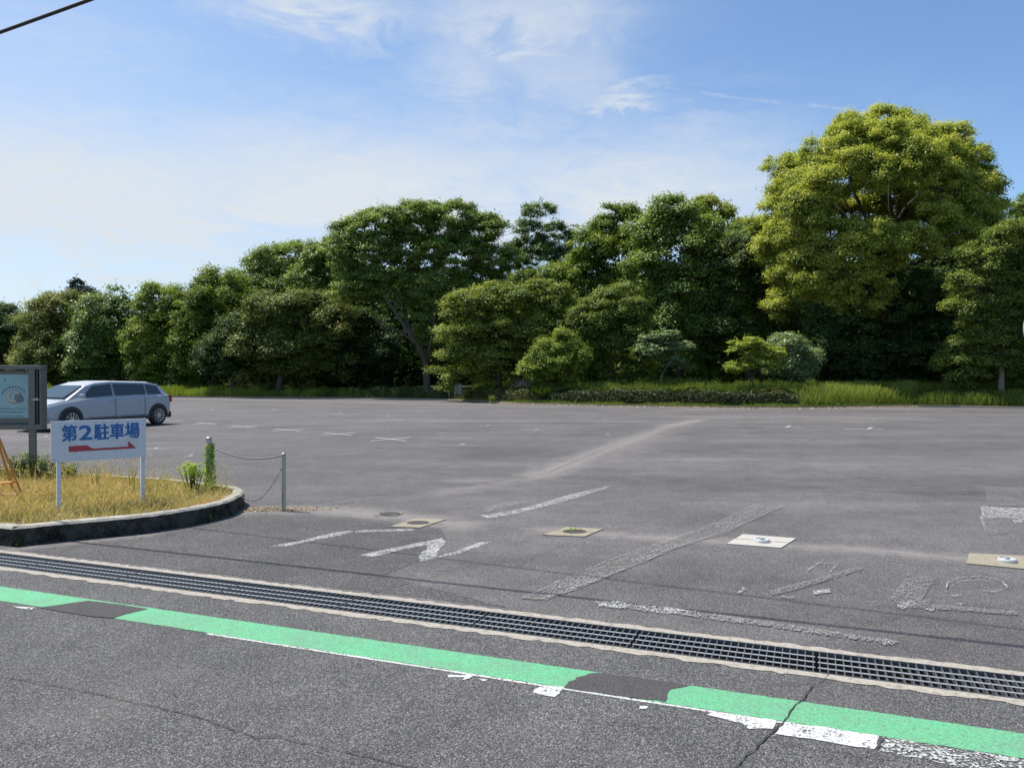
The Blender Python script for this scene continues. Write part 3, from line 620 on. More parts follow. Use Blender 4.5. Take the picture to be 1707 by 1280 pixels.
# ---- direction sign
sl = GI(97, 853); sr = GI(237, 838.5)
ax = (sr-sl); Lp = ax.length; ux = ax.normalized(); ang = math.atan2(ux.y, ux.x)
rs = empty('parking_sign', 'white wooden direction sign with blue Japanese lettering and red arrow', 'sign', sl, ang)
for xx in (0.0, Lp):
    mb = MB(); mb.box((xx, .0, .34), (.040, .030, .75)); mb.build('leg', M['signwhite'], rs, bevel=.003)
zt = (HOR-703)/F*sl.y+CAM_H-sl.z; zb = (HOR-770)/F*sl.y+CAM_H-sl.z
zt = (HOR-702)/F*sl.y+CAM_H-sl.z; x0b = -.075; x1b = Lp+.028; bw = x1b-x0b; bh = zt-zb
mb = MB(); mb.box(((x0b+x1b)/2, -.024, (zt+zb)/2), (bw, .016, bh)); bd = mb.build('board', M['signwhite'], rs, bevel=.002)
for xx in (x0b+.018, x1b-.018):
    for zz_ in (zb+.02, (zt+zb)/2, zt-.02): mb = MB(); mb.tube([(xx, -.0325, zz_), (xx, -.035, zz_)], .005, 8); mb.build('bolt', M['steel'], rs)
def text_mesh(name, body, mat, parent, x, z, w, h, yoff, bold=.012):
    c = bpy.data.curves.new('t', 'FONT'); c.body = body; c.size = 1; c.offset = bold; c.extrude = 0; c.resolution_u = 3
    to = bpy.data.objects.new('t', c); COL.objects.link(to); bpy.context.view_layer.update(); dg = bpy.context.evaluated_depsgraph_get()
    me = bpy.data.meshes.new_from_object(to.evaluated_get(dg)); bpy.data.objects.remove(to)
    co = np.array([v.co[:] for v in me.vertices]); mn = co.min(0); mx = co.max(0); me.materials.clear()
    for v in me.vertices:
        X_ = x+(v.co.x-mn[0])/(mx[0]-mn[0])*w; Z_ = z+(v.co.y-mn[1])/(mx[1]-mn[1])*h; v.co = (X_, yoff, Z_)
    return link(name, me, mat, parent)
tw = bw*.83/5.0
for i, (ch_, wf) in enumerate(zip('第2駐車場', (.92, .80, .94, .90, .94))):
    te = None
    for k, (dx_, dz_) in enumerate(((0, 0), (.0040, .0014), (-.0040, -.0014), (.0016, -.0028), (-.0016, .0028))):
        t_ = text_mesh('lettering', ch_, M['blue'], rs if te is None else te, x0b+bw*.10+tw*i+tw*(1-wf)/2+dx_, zb+bh*(.50 if ch_ != '2' else .515)+dz_, tw*wf, bh*(.40 if ch_ != '2' else .36), -.0335-.0003*k, .010)
        if te is None: te = t_
        else:
            base_ = len(te.data.vertices); import bmesh
            bm = bmesh.new(); bm.from_mesh(te.data); bm.from_mesh(t_.data); bm.to_mesh(te.data); bm.free(); bpy.data.objects.remove(t_)
zA = zb+bh*.26
arrow = [(.17, 0), (.40, 0), (.80, 0), (.895, .0), (.80, .16), (.80, .075), (.415, .06), (.345, .145), (.17, .145)]
arrow = [(.175, .0), (.89, .0), (.80, .20), (.80, .055), (.42, .055), (.36, .145), (.175, .145)]
mb = MB(); mb.add([(x0b+bw*a, -.0335, zb+bh*(.235+b)) for a, b in arrow], [tuple(range(len(arrow)))]); mb.build('arrow', M['red'], rs, fix=False)

# ---- notice board
db = 10.6; nb = empty('notice_board', 'grey metal framed notice board with pale blue poster at the left edge', 'notice board', (P3(52, 780, db).x, db, KH-.03))
def nbp(px, py): q = P3(px, py, db)-nb.location; return q.x, q.z
xr, ztop = nbp(69, 609); xl, zbot = nbp(-170, 716); xp, _ = nbp(47, 609); xp2, _ = nbp(58, 609)
mb = MB(); fw = .055
mb.box(((xl+xr)/2, .06, ztop-fw/2), (xr-xl, .14, fw)); mb.box(((xl+xr)/2, .06, zbot+.035), (xr-xl, .14, .07)); mb.box((xr-.012, .06, (ztop+zbot)/2), (.024, .14, ztop-zbot-.125)); mb.box((xl+.02, .06, (ztop+zbot)/2), (.04, .14, ztop-zbot-.125))
mb.build('frame', M['boardgrey'], nb, bevel=.004)
mb = MB(); mb.box(((xl+xr)/2, .11, (ztop+zbot)/2), (xr-xl-.05, .02, ztop-zbot-.13)); mb.build('back_panel', M['boardgrey'], nb)
mb = MB(); mb.box(((xl+xp)/2, .075, (ztop+zbot)/2-.0), (xp-xl-.06, .012, ztop-zbot-.16)); pp = mb.build('inner_panel', M['boardgrey'], nb)
pxr, pzt = nbp(43.5, 624); _, pzb = nbp(0, 697)
mb = MB(); mb.box(((xl+pxr)/2+.05, .0645, (pzt+pzb)/2), (pxr-xl-.1, .006, pzt-pzb)); po = mb.build('poster', M['poster'], nb)
def disc(mat, px, py, rx, ry, yy, name, rx2=0, ry2=0, a0=0, a1=2*math.pi, rot=0):
    cx_, cz_ = nbp(px, py); s = db/F; mb = MB(); n = 28; vs = []
    for i in range(n+1):
        a = a0+(a1-a0)*i/n
        for q, w in ((rx, ry), (rx2, ry2)):
            X_, Z_ = math.cos(a)*q*s, math.sin(a)*w*s; vs.append((cx_+X_*math.cos(rot)-Z_*math.sin(rot), yy, cz_+X_*math.sin(rot)+Z_*math.cos(rot)))
    mb.add(vs, [(2*i, 2*i+2, 2*i+3, 2*i+1) for i in range(n)]); return mb.build(name, mat, po, fix=False)
disc(M['postergrey'], 19, 661.5, 13.6, 11.6, .0600, 'emblem_ring_outline', 7, 6.5); disc(M['postercream'], 18, 661, 12, 10.2, .0594, 'emblem_ring', 7.5, 6.6)
disc(M['postergrey'], 27, 664, 8.5, 7, .0588, 'emblem_disc', 0, 0, rot=-.7)
mb = MB(); s = db/F; cx_, cz_ = nbp(18, 664)
for i in range(9):
    a = math.radians(155-i*15); q = 21; mb.box((cx_+math.cos(a)*q*s, .0606, cz_+math.sin(a)*q*s*.9), (.020, .001, .030), Matrix.Rotation(-(a-math.pi/2), 3, 'Y'))
    mb.box((cx_+math.cos(a)*q*s, .0606, cz_+math.sin(a)*q*s*.9+.006), (.030, .001, .008), Matrix.Rotation(-(a-math.pi/2)+.5, 3, 'Y'))
mb.build('arched_lettering', M['posterviolet'], po)
mb = MB()
for (xa, xb, yy) in ((-60, 37, 681.5), (-60, 34, 687), (-60, 14, 694), (17, 34, 694)):
    q = xa
    while q < xb:
        w = random.uniform(1.1, 2.4); a, z_ = nbp(q+w/2, yy+random.uniform(-.3, .3)); mb.box((a, .0606, z_), (w*s, .001, random.uniform(1.1, 2.0)*s)); mb.box((a, .0603, z_), (w*s*.3, .001, 2.6*s)); q += w+random.uniform(.3, .8)
a, z_ = nbp(3.5, 633); mb.box((a, .0606, z_), (.010, .001, .05), Matrix.Rotation(-.5, 3, 'Y')); mb.box((a-.012, .0603, z_-.005), (.010, .001, .045), Matrix.Rotation(.4, 3, 'Y'))
mb.build('poster_text', M['posterink'], po)
for k, (pa, pb) in enumerate(((47, 58), (-160, -149))):
    a, _ = nbp(pa, 700); b, _ = nbp(pb, 700); mb = MB(); mb.box(((a+b)/2, .02, (ztop-.01)/2-.03), (b-a, .045, ztop-.01+.06)); mb.build('post', M['boardgrey'], nb, bevel=.004)
a, z_ = nbp(60, 666); mb = MB(); mb.box((a, .005, z_), (.10, .05, .022)); mb.box((a+.02, -.015, z_+.01), (.03, .02, .03)); mb.build('bracket', M['steel'], nb)
a, z_ = nbp(62, 610); mb = MB(); mb.box((a, .02, (ztop+zbot)/2), (.008, .05, ztop-zbot-.14)); mb.build('rail', M['boardgrey'], nb)

# ---- orange stand (A-frame) at the left edge
dO = GI(38, 831).y; rO = empty('orange_stand', 'orange tubular A-frame stand cut by the left picture edge on dry grass', 'stand', GI(38, 831))
def ob(px, py, dy=0): return P3(px, py, dO+dy)-rO.location
def bar(a, b, w=.022):
    mb = MB(); d = (b-a); L = d.length; z_ = d.normalized(); x_ = z_.orthogonal().normalized(); y_ = z_.cross(x_); R = Matrix((x_, y_, z_)).transposed(); mb.box((a+b)/2, (w, w, L), R); return mb
apx = -18
bar(ob(apx, 690), ob(38, 831)).build('leg', M['orange'], rO, bevel=.003); bar(ob(apx-40, 690), ob(-96, 838)).build('leg', M['orange'], rO, bevel=.003)
bar(ob(apx, 690, .02), ob(20, 815, .5)+Vector((0, 0, 0))).build('rear_leg', M['orange'], rO); bar(ob(apx-40, 690, .02), ob(-80, 815, .5)).build('rear_leg', M['orange'], rO)
bar(ob(-85, 812), ob(27, 803), .018).build('crossbar', M['orange'], rO); bar(ob(-92, 822), ob(35, 824), .012).build('crossbar', M['orange'], rO); bar(ob(apx-40, 690), ob(apx, 690)).build('top_bar', M['orange'], rO)

# ---- overhead cables
def cable(name, label, A, Bq, sag, r):
    pts = [A.lerp(Bq, i/60)+Vector((0, 0, -4*sag*(i/60)*(1-i/60))) for i in range(61)]; mb = MB(); mb.tube(pts, r, 8); o = mb.build(name, M['cable'], smooth=True); setp(o, label=label, category='cable', group='overhead cables along the road'); return o
def wirept(px, py, hgt=None, t=5.2):
    d = Vector(((px-CX)/F, 1, (HOR-py)/F)); k = t/(d.x*N_.x+d.y*N_.y); return Vector((0, 0, CAM_H))+d*k
w0, w1 = wirept(0, 58), wirept(165, 0); dv = (w1-w0); dv = dv.normalized()
sa = (G(130, 905)+Vector((-.371, .2035, 0))*5.1); 
A_ = w0 - U*22 + Vector((0, 0, .75)); B_ = w0 + U*26 + Vector((0, 0, .85))
# sagging span fitted through the visible stretch
pts = []
for i in range(-60, 71):
    s_ = i*.4; pts.append(w0 + U*s_ + N_*(-.006*s_) + Vector((0, 0, (w1.z-w0.z)/max(.1, (w1-w0).dot(U))*s_*1.0 + .0008*s_*s_)))
mb = MB(); mb.tube(pts, .017, 8); o = mb.build('overhead_cable', M['cable'], smooth=True); setp(o, label='black overhead cable crossing the top left corner of the sky', category='cable', group='overhead cables along the road')
for (p0, p1, hh, r_, lb) in ((G(520, 905), G(1707, 1050), 6.6, .010, 'thin higher overhead cable casting the fainter shadow on the lot'),):
    o_ = Vector((SUN_H.x/math.tan(SUN_EL), SUN_H.y/math.tan(SUN_EL), 1))*hh; a = p0+o_; b = p1+o_; dd = (b-a).normalized(); cable('overhead_cable', lb, a-dd*22, b+dd*18, .0, r_)

# ---- white round-edged sign just entering the frame on the right
dS = 9.0; cS = P3(1703, 548, dS); rS = empty('round_sign', 'white rounded road sign edge just inside the right picture border', 'sign', (cS.x+.29, dS, 0))
mb = MB(); mb.lathe([(0, 0), (.30, 0), (.31, .008), (.30, .016), (0, .016)], 48, (0, -.04, cS.z), Matrix.Rotation(math.pi/2, 3, 'X')); mb.build('disc', M['signwhite'], rS, smooth=False)
mb = MB(); mb.tube([(0, 0, -.05), (0, 0, cS.z+.35)], .030, 14); mb.build('pole', M['steel'], rS)

# ---------------------------------------------------------------- parked car
cr = G(262, 708); cf = Vector((P3(117, 719, 22.0).x, 22.0, 0)); hd = (cf-cr); hd.z = 0; wb = hd.length; hd.normalize(); hang = math.atan2(hd.y, hd.x)
side_n = Vector((hd.y, -hd.x, 0))
if side_n.dot(Vector((.43, -.9, 0))) < 0: side_n = -side_n
cc = (cr+cf)/2 - side_n*.80
car = empty('parked_car', 'white car parked behind the white direction sign, facing left', 'car', cc, hang)
sgn = -1 if (Matrix.Rotation(hang, 3, 'Z') @ Vector((0, 1, 0))).dot(side_n) < 0 else 1   # near side in local y
hb = wb/2; xf = hb+.82; xb_ = -hb-.62
def prof(x):     # belt/hood line, bottom, half width
    t = (x-xb_)/(xf-xb_)
    top = np.interp(x, [xb_, xb_+.08, xb_+.5, 0, hb-.35, hb+.25, xf-.18, xf-.04, xf], [.86, .97, 1.0, .96, .94, .86, .76, .68, .52])
    bot = np.interp(x, [xb_, xb_+.35, hb+.3, xf], [.34, .24, .22, .30]); w = np.interp(x, [xb_, xb_+.12, xb_+.6, hb, xf-.35, xf-.06, xf], [.70, .80, .845, .845, .80, .68, .56])
    return float(top), float(bot), float(w)
xs = [xb_+(xf-xb_)*i/40 for i in range(41)]; mb = MB(); ring = []
for x_ in xs:
    top, bot, w = prof(x_); ring.append([(x_, -w*.93, bot), (x_, -w, bot+.14), (x_, -w*1.0, top-.22), (x_, -w*.975, top-.08), (x_, -w*.90, top), (x_, 0, top+.03), (x_, w*.90, top), (x_, w*.975, top-.08), (x_, w, top-.22), (x_, w, bot+.14), (x_, w*.93, bot)])
m_ = 11; mb.add([p for r_ in ring for p in r_], [(i*m_+j, i*m_+(j+1) % m_, (i+1)*m_+(j+1) % m_, (i+1)*m_+j) for i in range(40) for j in range(m_)] + [tuple(range(m_)), tuple(range(40*m_, 41*m_))])
body = mb.build('body', M['carwhite'], car, smooth=False); mod = body.modifiers.new('bevel', 'BEVEL'); mod.width = .02; mod.segments = 2
# greenhouse
gx = [(xb_+.10, .99, .70), (xb_+.40, 1.30, .60), (xb_+.80, 1.39, .60), (.05, 1.43, .61), (hb-.95, 1.39, .59), (hb-.62, 1.30, .60), (hb+.12, .90, .72)]
mb = MB(); vs = []
for x_, z_, w in gx: b_ = prof(x_)[0]-.03; vs += [(x_, -.78, min(b_, z_)), (x_, -w, z_-.03), (x_, -w*.8, z_), (x_, w*.8, z_), (x_, w, z_-.03), (x_, .78, min(b_, z_))]
mb.add(vs, [(i*6+j, i*6+j+1, (i+1)*6+j+1, (i+1)*6+j) for i in range(6) for j in range(5)]+[(0, 1, 2, 3, 4, 5), (36, 37, 38, 39, 40, 41)]); mb.build('roof', M['carwhite'], car)
def gsurf(x_, f):    # point on side glass plane
    z1 = np.interp(x_, [q[0] for q in gx], [q[1]-.03 for q in gx]); w1_ = np.interp(x_, [q[0] for q in gx], [q[2] for q in gx]); b_ = prof(x_)[0]-.03
    return Vector((x_, (.78+(w1_-.78)*f), b_+(z1-b_)*f))
for sd in (-1, 1):
    for xa, xb2, nm in ((xb_+.42, xb_+.98, 'rear_quarter_window'), (xb_+1.04, .02, 'rear_window'), (.10, hb-.52, 'front_window')):
        mb = MB(); q = []
        for f_, xx in ((.10, xa), (.10, xb2+(.14 if nm == 'front_window' else 0)), (.88, xb2-(.30 if nm == 'front_window' else 0)), (.88, xa+(.1 if nm == 'rear_quarter_window' else 0))):
            p_ = gsurf(xx, f_); q.append((p_.x, sd*(p_.y+(.012 if f_ < .5 else .03)), p_.z))
        mb.add(q, [(0, 1, 2, 3)]); mb.build(nm, M['glass'], car, fix=False)
mb = MB(); mb.add([(hb+.10, -.66, .945), (hb+.10, .66, .945), (hb-.60, .54, 1.285), (hb-.60, -.54, 1.285)], [(0, 1, 2, 3)]); w_ = mb.build('windscreen', M['glass'], car, fix=False); w_.location = (.012, 0, .012)
for sd in (-1, 1):
    for xw in (hb, -hb):
        wh = empty('wheel', None, None); 
        mb = MB(); mb.lathe([(.17, -.085), (.29, -.085), (.315, -.06), (.315, .06), (.29, .085), (.17, .085)], 32, (0, 0, 0), Matrix.Rotation(math.pi/2, 3, 'X')); w_ = mb.build('wheel', M['rubber'], car, smooth=False)
        bpy.data.objects.remove(wh); w_.location = (xw, sd*.765, .315)
        mb = MB(); mb.lathe([(.19, .0), (.19, .05), (.205, .055), (.205, .0)], 32, (0, 0, 0), Matrix.Rotation(-sd*math.pi/2, 3, 'X'))
        for k in range(10):
            a = k*math.pi/5; mb.box((math.cos(a)*.11, sd*.05, math.sin(a)*.11), (.17, .02, .022), Matrix.Rotation(-a+.12, 3, 'Y'))
        mb.lathe([(.04, .03), (.04, .065), (0, .07)], 16, (0, 0, 0), Matrix.Rotation(-sd*math.pi/2, 3, 'X')); rim = mb.build('rim', M['alloy'], w_); rim.location = (0, sd*.042, 0)
        mb = MB(); n = 24; vs = [(math.cos(math.pi*i/n)*.385, 0, math.sin(math.pi*i/n)*.385) for i in range(n+1)]+[(-.385, 0, -.07), (.385, 0, -.07)]
        mb.add(vs, [tuple(range(n+3))]); a_ = mb.build('wheel_arch', M['plastic'], car, fix=False); a_.location = (xw, sd*.850, .315)
        w_.location.y = sd*.785
for sd in (-1, 1):
    for xd_, nm_ in ((-hb+.52, 'rear_door'), (.06, 'front_door')):
        mb = MB(); mb.box((xd_, sd*.8505, .63), (.012, .004, .56)); mb.box((xd_+.45, sd*.8505, .345), (.9, .004, .010)); dd_ = mb.build(nm_+'_seam', M['plastic'], car)
        mb = MB(); mb.box((xd_+.14, sd*.858, .80), (.17, .025, .03)); mb.build('door_handle', M['carwhite'], car, bevel=.006)
for sd in (-1, 1):
    mb = MB(); mb.box((xf-.17, sd*.62, .66), (.20, .24, .10), rz=-sd*.45); mb.build('headlight', M['lamp'], car, bevel=.02)
    mb = MB(); mb.box((xb_+.06, sd*.72, .84), (.14, .12, .24)); mb.build('taillight', M['tail'], car, bevel=.02)
    mb = MB(); mb.box((hb-.28, sd*.93, .99), (.10, .18, .12)); mb.build('door_mirror', M['carwhite'], car, bevel=.02)
    mb = MB(); mb.box((0, sd*.835, .27), (wb-.8, .05, .10)); mb.build('side_skirt', M['plastic'], car, bevel=.01)
mb = MB(); mb.box((xf+.0, 0, .50), (.05, .9, .14)); mb.box((xf+.0, 0, .33), (.06, 1.0, .08)); mb.build('grille', M['plastic'], car, bevel=.01)
mb = MB(); mb.box((xf+.01, 0, .415), (.07, 1.15, .05)); mb.build('bumper_trim', M['carwhite'], car, bevel=.01)
mb = MB(); mb.box((xb_+.02, 0, .32), (.10, 1.45, .20)); mb.build('rear_bumper', M['plastic'], car, bevel=.02)
# ---------------------------------------------------------------- far kerb, bank, hedges, grass
def off(P, d): return [p + Vector((0, d, 0)) for p in P]
mb = MB(); n = len(FE); kb = FE[1:]; n = len(kb); lv = [(kb, 0), (kb, .10), (off(kb, .14), .10), (off(kb, .14), -.02)]
mb.add([Vector((p.x, p.y, z)) for P, z in lv for p in P], [(j*n+i, j*n+i+1, (j+1)*n+i+1, (j+1)*n+i) for j in range(3) for i in range(n-1)])
o = mb.build('kerb', M['slab_tan']); setp(o, label='low weathered kerb along the far edge of the lot below the hedges', category='kerb')
mb = MB(); lv = [(off(FE, .12), .07), (off(FE, 2.5), .42), (off(FE, 7), .85), (off(FE, 25), .9), (off(FE, 60), .9)]; n = len(FE)
mb.add([Vector((p.x, p.y, z)) for P, z in lv for p in P], [(j*n+i, j*n+i+1, (j+1)*n+i+1, (j+1)*n+i) for j in range(4) for i in range(n-1)])
o = mb.build('grass_bank', M['earth']); o['kind'] = 'structure'
def edge_y(x): return np.interp(x, [p.x for p in FE], [p.y for p in FE])
def bankz(d): return np.interp(d, [0, .12, 2.5, 7, 25], [.07, .07, .42, .85, .9])
def bankgrass(name, label, pxa, pxb, d0, d1, n, h0, h1, mat, tint, w=.022, kind='stuff'):
    ya = 44; xa, xb2 = (pxa-CX)/F, (pxb-CX)/F
    u = RNG.uniform(xa, xb2, n); dd = RNG.uniform(d0, d1, n); y_ = np.full(n, 45.)
    for _ in range(6): y_ = edge_y(u*y_)+dd
    x_ = u*y_; v = vnoise(x_+60, y_+60, 1.1, 5)*.6+vnoise(x_+60, y_+60, 3.3, 6)*.4
    h = (h0+(h1-h0)*v)*RNG.uniform(.5, 1.1, n); t = np.clip(tint+(v-.5)*.9+RNG.normal(0, .2, n), 0, 1)
    o = quads(name, blades(x_, y_, bankz(dd), h, w*RNG.uniform(.6, 1.4, n), .6, .2), 4, FOL[mat], tint=t); setp(o, kind=kind, label=label, category='grass'); return o
bankgrass('grass', 'bright lush grass on the bank right of the long hedge', 1335, 1800, .2, 6.0, 62000, .22, .8, 'lush', .5, .026)
bankgrass('grass', 'tall tufts tinted bright as if sunlit in the lush grass below the giant tree', 1375, 1520, .6, 3.5, 16000, .5, 1.0, 'lush', .8, .03)  # lighter blade tint paints sunlight onto this stretch of the bank
bankgrass('grass', 'green grass strip behind the long hedge', 790, 1350, 1.6, 6, 36000, .35, .85, 'lush', .42, .022)
bankgrass('grass', 'weedy ground cover along the far left lot edge', -60, 530, .2, 3.5, 36000, .12, .7, 'fresh', .7, .035)
bankgrass('grass', 'thin grass growing over the kerb before the hedge', 760, 1520, .0, .5, 9000, .04, .25, 'lush', .45, .02)
def hedge(name, label, pxa, pxb, d0, d1, h, n, mat='hedge', tint=.45, cat='hedge', rough=.1):
    xa, xb2 = (pxa-CX)/F, (pxb-CX)/F
    u = RNG.uniform(xa, xb2, n); a = RNG.uniform(0, math.pi, n); v = .55+.45*RNG.random(n)**.4
    y_ = np.full(n, 45.)
    cd = (d0+d1)/2; dd = cd-np.cos(a)*(d1-d0)/2*v
    for _ in range(6): y_ = edge_y(u*y_)+dd
    x_ = u*y_; bmp = vnoise(x_+70, y_+70, 1.3, 9)*.6+vnoise(x_+70, y_+70, 4, 8)*.4; z_ = bankz(dd)+np.minimum(np.sin(a)*1.5, 1)*h*v*(1-rough*2+bmp*rough*4)
    ends = np.minimum(1, np.minimum((u-xa), (xb2-u))*45/1.4); z_ = bankz(dd)+(z_-bankz(dd))*np.sqrt(np.clip(ends, 0.02, 1))
    P = np.stack([x_, y_, z_], 1); Nn = unit(np.stack([RNG.normal(0, .6, n), -np.cos(a)+RNG.normal(0, .5, n), np.sin(a)+RNG.normal(0, .5, n)], 1))
    r = quads(name, leafquads(P, Nn, .10, .055), 4, FOL[mat], tint=np.clip(tint+(bmp-.5)*1.0+RNG.normal(0, .25, n), 0, 1)); setp(r, label=label, category=cat, group='low hedges along the far lot edge')
hedge('hedge', 'long dark clipped hedge along the far kerb, reaching to the small yellow tree', 905, 1345, .35, 1.7, .60, 60000, 'hedge', .30, rough=.2)
hedge('hedge', 'olive brown clipped hedge section right of the grey box', 755, 905, .35, 1.4, .60, 22000, 'hedge', .65, rough=.22)
hedge('hedge', 'dark shaded hedge section left of the grey box under the big tree', 590, 745, .4, 1.6, .60, 20000, 'deep', .45)
hedge('hedge', 'ragged pale hedge section at mid left below the dark trees', 515, 625, .3, 1.4, .62, 16000, 'fresh', .45, rough=.2)
# dry leaf litter in the far gutter and around the post
n = 5200; u = RNG.uniform((760-CX)/F, (1530-CX)/F, n); y_ = np.full(n, 42.); dd = -RNG.exponential(.12, n)
for _ in range(6): y_ = edge_y(u*y_)+dd
P = np.stack([u*y_, y_, np.full(n, .02)], 1); Nn = unit(np.stack([RNG.normal(0, .3, n), RNG.normal(-.2, .3, n), np.ones(n)], 1))
pp_ = np.array([G(*q)[:] for q in [(410, 851), (440, 849), (475, 851), (520, 850)]]); kk = RNG.integers(0, 4, 1200); P2 = pp_[kk]+RNG.normal(0, 1, (1200, 3))*np.array([.16, .07, 0])+np.array([0, 0, .012]); N2 = unit(np.stack([RNG.normal(0, .3, 1200), RNG.normal(0, .3, 1200), np.ones(1200)], 1))
o = quads('leaf_litter', np.concatenate([leafquads(P, Nn, .07, .05), leafquads(P2, N2, .022, .012)]), 4, FOL['litter'], tint=RNG.random(n+1200)); setp(o, kind='stuff', label='dry fallen leaves lying along the kerb edges', category='leaf litter')
# moss and weeds on the slabs
for q, lb in [((955, 887), 'creeping green weed growing from the cracked middle slab')]:
    plant('weed', lb, 'weed', G(*q)+Vector((0, 0, .01)), 14, .015, .12, .016, .010, 10, FOL['mid'], .7, 'weeds on the slabs')
plant('weed', 'single upright bright weed in front of the olive hedge section', 'weed', G(821, 673), 9, .5, .2, .08, .03, 30, FOL['lush'], .7)

# ---------------------------------------------------------------- trees
def bez(a, b, c, n=7): return [(1-t)**2*a+2*t*(1-t)*b+t*t*c for t in [i/(n-1) for i in range(n)]]
def tree(name, label, base, d, lobes, mat='mid', tint=.5, leaf=.20, clump=.85, dens=1.0, fill=1.0, trunk=.28, bark='bark', group='trees behind the far edge of the lot', cat='tree', fork=.35, flat=.75, stems=1, vis_limbs=0, backcut=.5, droopy=0.0, lean=0.0, skirt=None, limbs=()):
    leaf *= .82; s = d/F; b0 = P3(base, 640, d); gz = .35; b0.z = gz; r = empty(name, label, cat, b0, group=group)
    if skirt is None: skirt = name == 'broadleaf_tree'
    if skirt:
        xa_ = min(l_[0]-l_[2]*.6 for l_ in lobes); xb_ = max(l_[0]+l_[2]*.6 for l_ in lobes); lobes = list(lobes); q_ = xa_
        while q_ < xb_: lobes.append((q_+16, random.uniform(603, 622), random.uniform(26, 36), random.uniform(28, 40), random.uniform(.3, 1.2), .75)); q_ += random.uniform(38, 52)
    o0 = np.array(b0[:]); LP = []; LN = []; LT = []; CL = []
    for lb in lobes:
        px, py, rx, ry = lb[:4]; dy = lb[4] if len(lb) > 4 else 0; dn = lb[5] if len(lb) > 5 else 1.0
        c = np.array(P3(px, py, d+dy)[:])-o0; R = np.array([rx*s, max(rx, ry)*s*.85, ry*s])*1.10; cr_ = min(clump, .62*min(R[0], R[2])+.12)
        area = 4*math.pi*((R[0]*R[1])**1.6/3+(R[0]*R[2])**1.6/3+(R[1]*R[2])**1.6/3)**(1/1.6); nc = max(5, int(area/(cr_*cr_*1.5)*dens*dn))
        q = unit(RNG.normal(size=(nc, 3))); q[:, 2] += .15; q = unit(q); keep = (q[:, 1] < .25) | (RNG.random(nc) > backcut); q = q[keep]
        # lay clumps out unevenly on the lobe, some sticking out past it
        rad = RNG.uniform(.68, 1.06, len(q))[:, None]; cc_ = c+q*R*rad; CL.append((c, cc_))
        cs = cr_*RNG.uniform(.55, 1.2, len(q)); ct = RNG.normal(tint, .12, len(q))
        for i in range(len(q)):
            n_ = int(4.2*math.pi*cs[i]**2*.62/(leaf*leaf*.30)*.85*dn); v_ = unit(RNG.normal(size=(n_, 3))); v_[:, 2] = np.where(v_[:, 2] < -.35, -v_[:, 2], v_[:, 2])
            rr_ = cs[i]*(RNG.random(n_)**.45)[:, None]*(1+.25*RNG.normal(size=(n_, 1)))
            p_ = cc_[i]+v_*rr_*np.array([1, 1, flat]); p_[:, 2] -= droopy*rr_[:, 0]**2
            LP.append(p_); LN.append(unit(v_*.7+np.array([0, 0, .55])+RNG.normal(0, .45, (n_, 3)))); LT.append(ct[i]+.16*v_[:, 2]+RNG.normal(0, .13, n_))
        nt_ = int(len(q)*.7)                                 # single twigs reaching out of the lobe
        tq = unit(RNG.normal(size=(nt_, 3))+np.array([0, -.1, .6])); ln_ = RNG.uniform(.08, .42, nt_)*clump/.7; rp = np.repeat(np.arange(nt_), 9); fr = RNG.random(len(rp))
        LP.append(c+tq[rp]*R*.90+(tq[rp]+np.array([0, 0, .3]))*(ln_[rp]*fr*1.5)[:, None]+RNG.normal(0, .06, (len(rp), 3))); LN.append(unit(RNG.normal(size=(len(rp), 3))+np.array([0, 0, .5]))); LT.append(tint+.12+RNG.normal(0, .13, len(rp)))
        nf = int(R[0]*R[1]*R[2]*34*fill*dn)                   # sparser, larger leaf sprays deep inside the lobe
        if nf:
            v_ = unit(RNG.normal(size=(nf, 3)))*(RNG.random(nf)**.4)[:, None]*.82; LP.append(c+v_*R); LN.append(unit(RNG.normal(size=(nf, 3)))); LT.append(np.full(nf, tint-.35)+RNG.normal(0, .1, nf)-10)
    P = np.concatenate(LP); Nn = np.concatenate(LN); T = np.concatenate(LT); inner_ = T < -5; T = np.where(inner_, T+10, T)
    ok = P[:, 2] > .02; P, Nn, T, inner_ = P[ok], Nn[ok], T[ok], inner_[ok]
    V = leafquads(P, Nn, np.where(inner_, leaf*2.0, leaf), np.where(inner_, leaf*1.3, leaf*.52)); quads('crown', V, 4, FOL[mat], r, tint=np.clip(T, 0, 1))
    # wood
    mb = MB(); cen = sum((np.array(c) for c, _ in CL), np.zeros(3))/len(CL); low = min(c[2] for c, _ in CL); top = max(c[2] for c, _ in CL)
    for k in range(stems):
        fz = max(.5, low*.55+fork*(top-low)*.6) if stems == 1 else .25; off_ = Vector((0, 0, 0)) if stems == 1 else Vector((random.uniform(-.4, .4), random.uniform(-.3, .3), 0))
        F0 = Vector((cen[0]*.35+lean, cen[1]*.2, fz)); tp = bez(off_+Vector((0, 0, -.3)), Vector((off_.x+.1*fz*random.uniform(-.4, .4), 0, fz*.5)), F0, 7); tr = [trunk*(1.25 if i == 0 else 1-.45*i/6) for i in range(7)]
        mb.tube(tp, tr, 9)
        nodes = [(tp[i], tr[i]) for i in range(3, 7)]
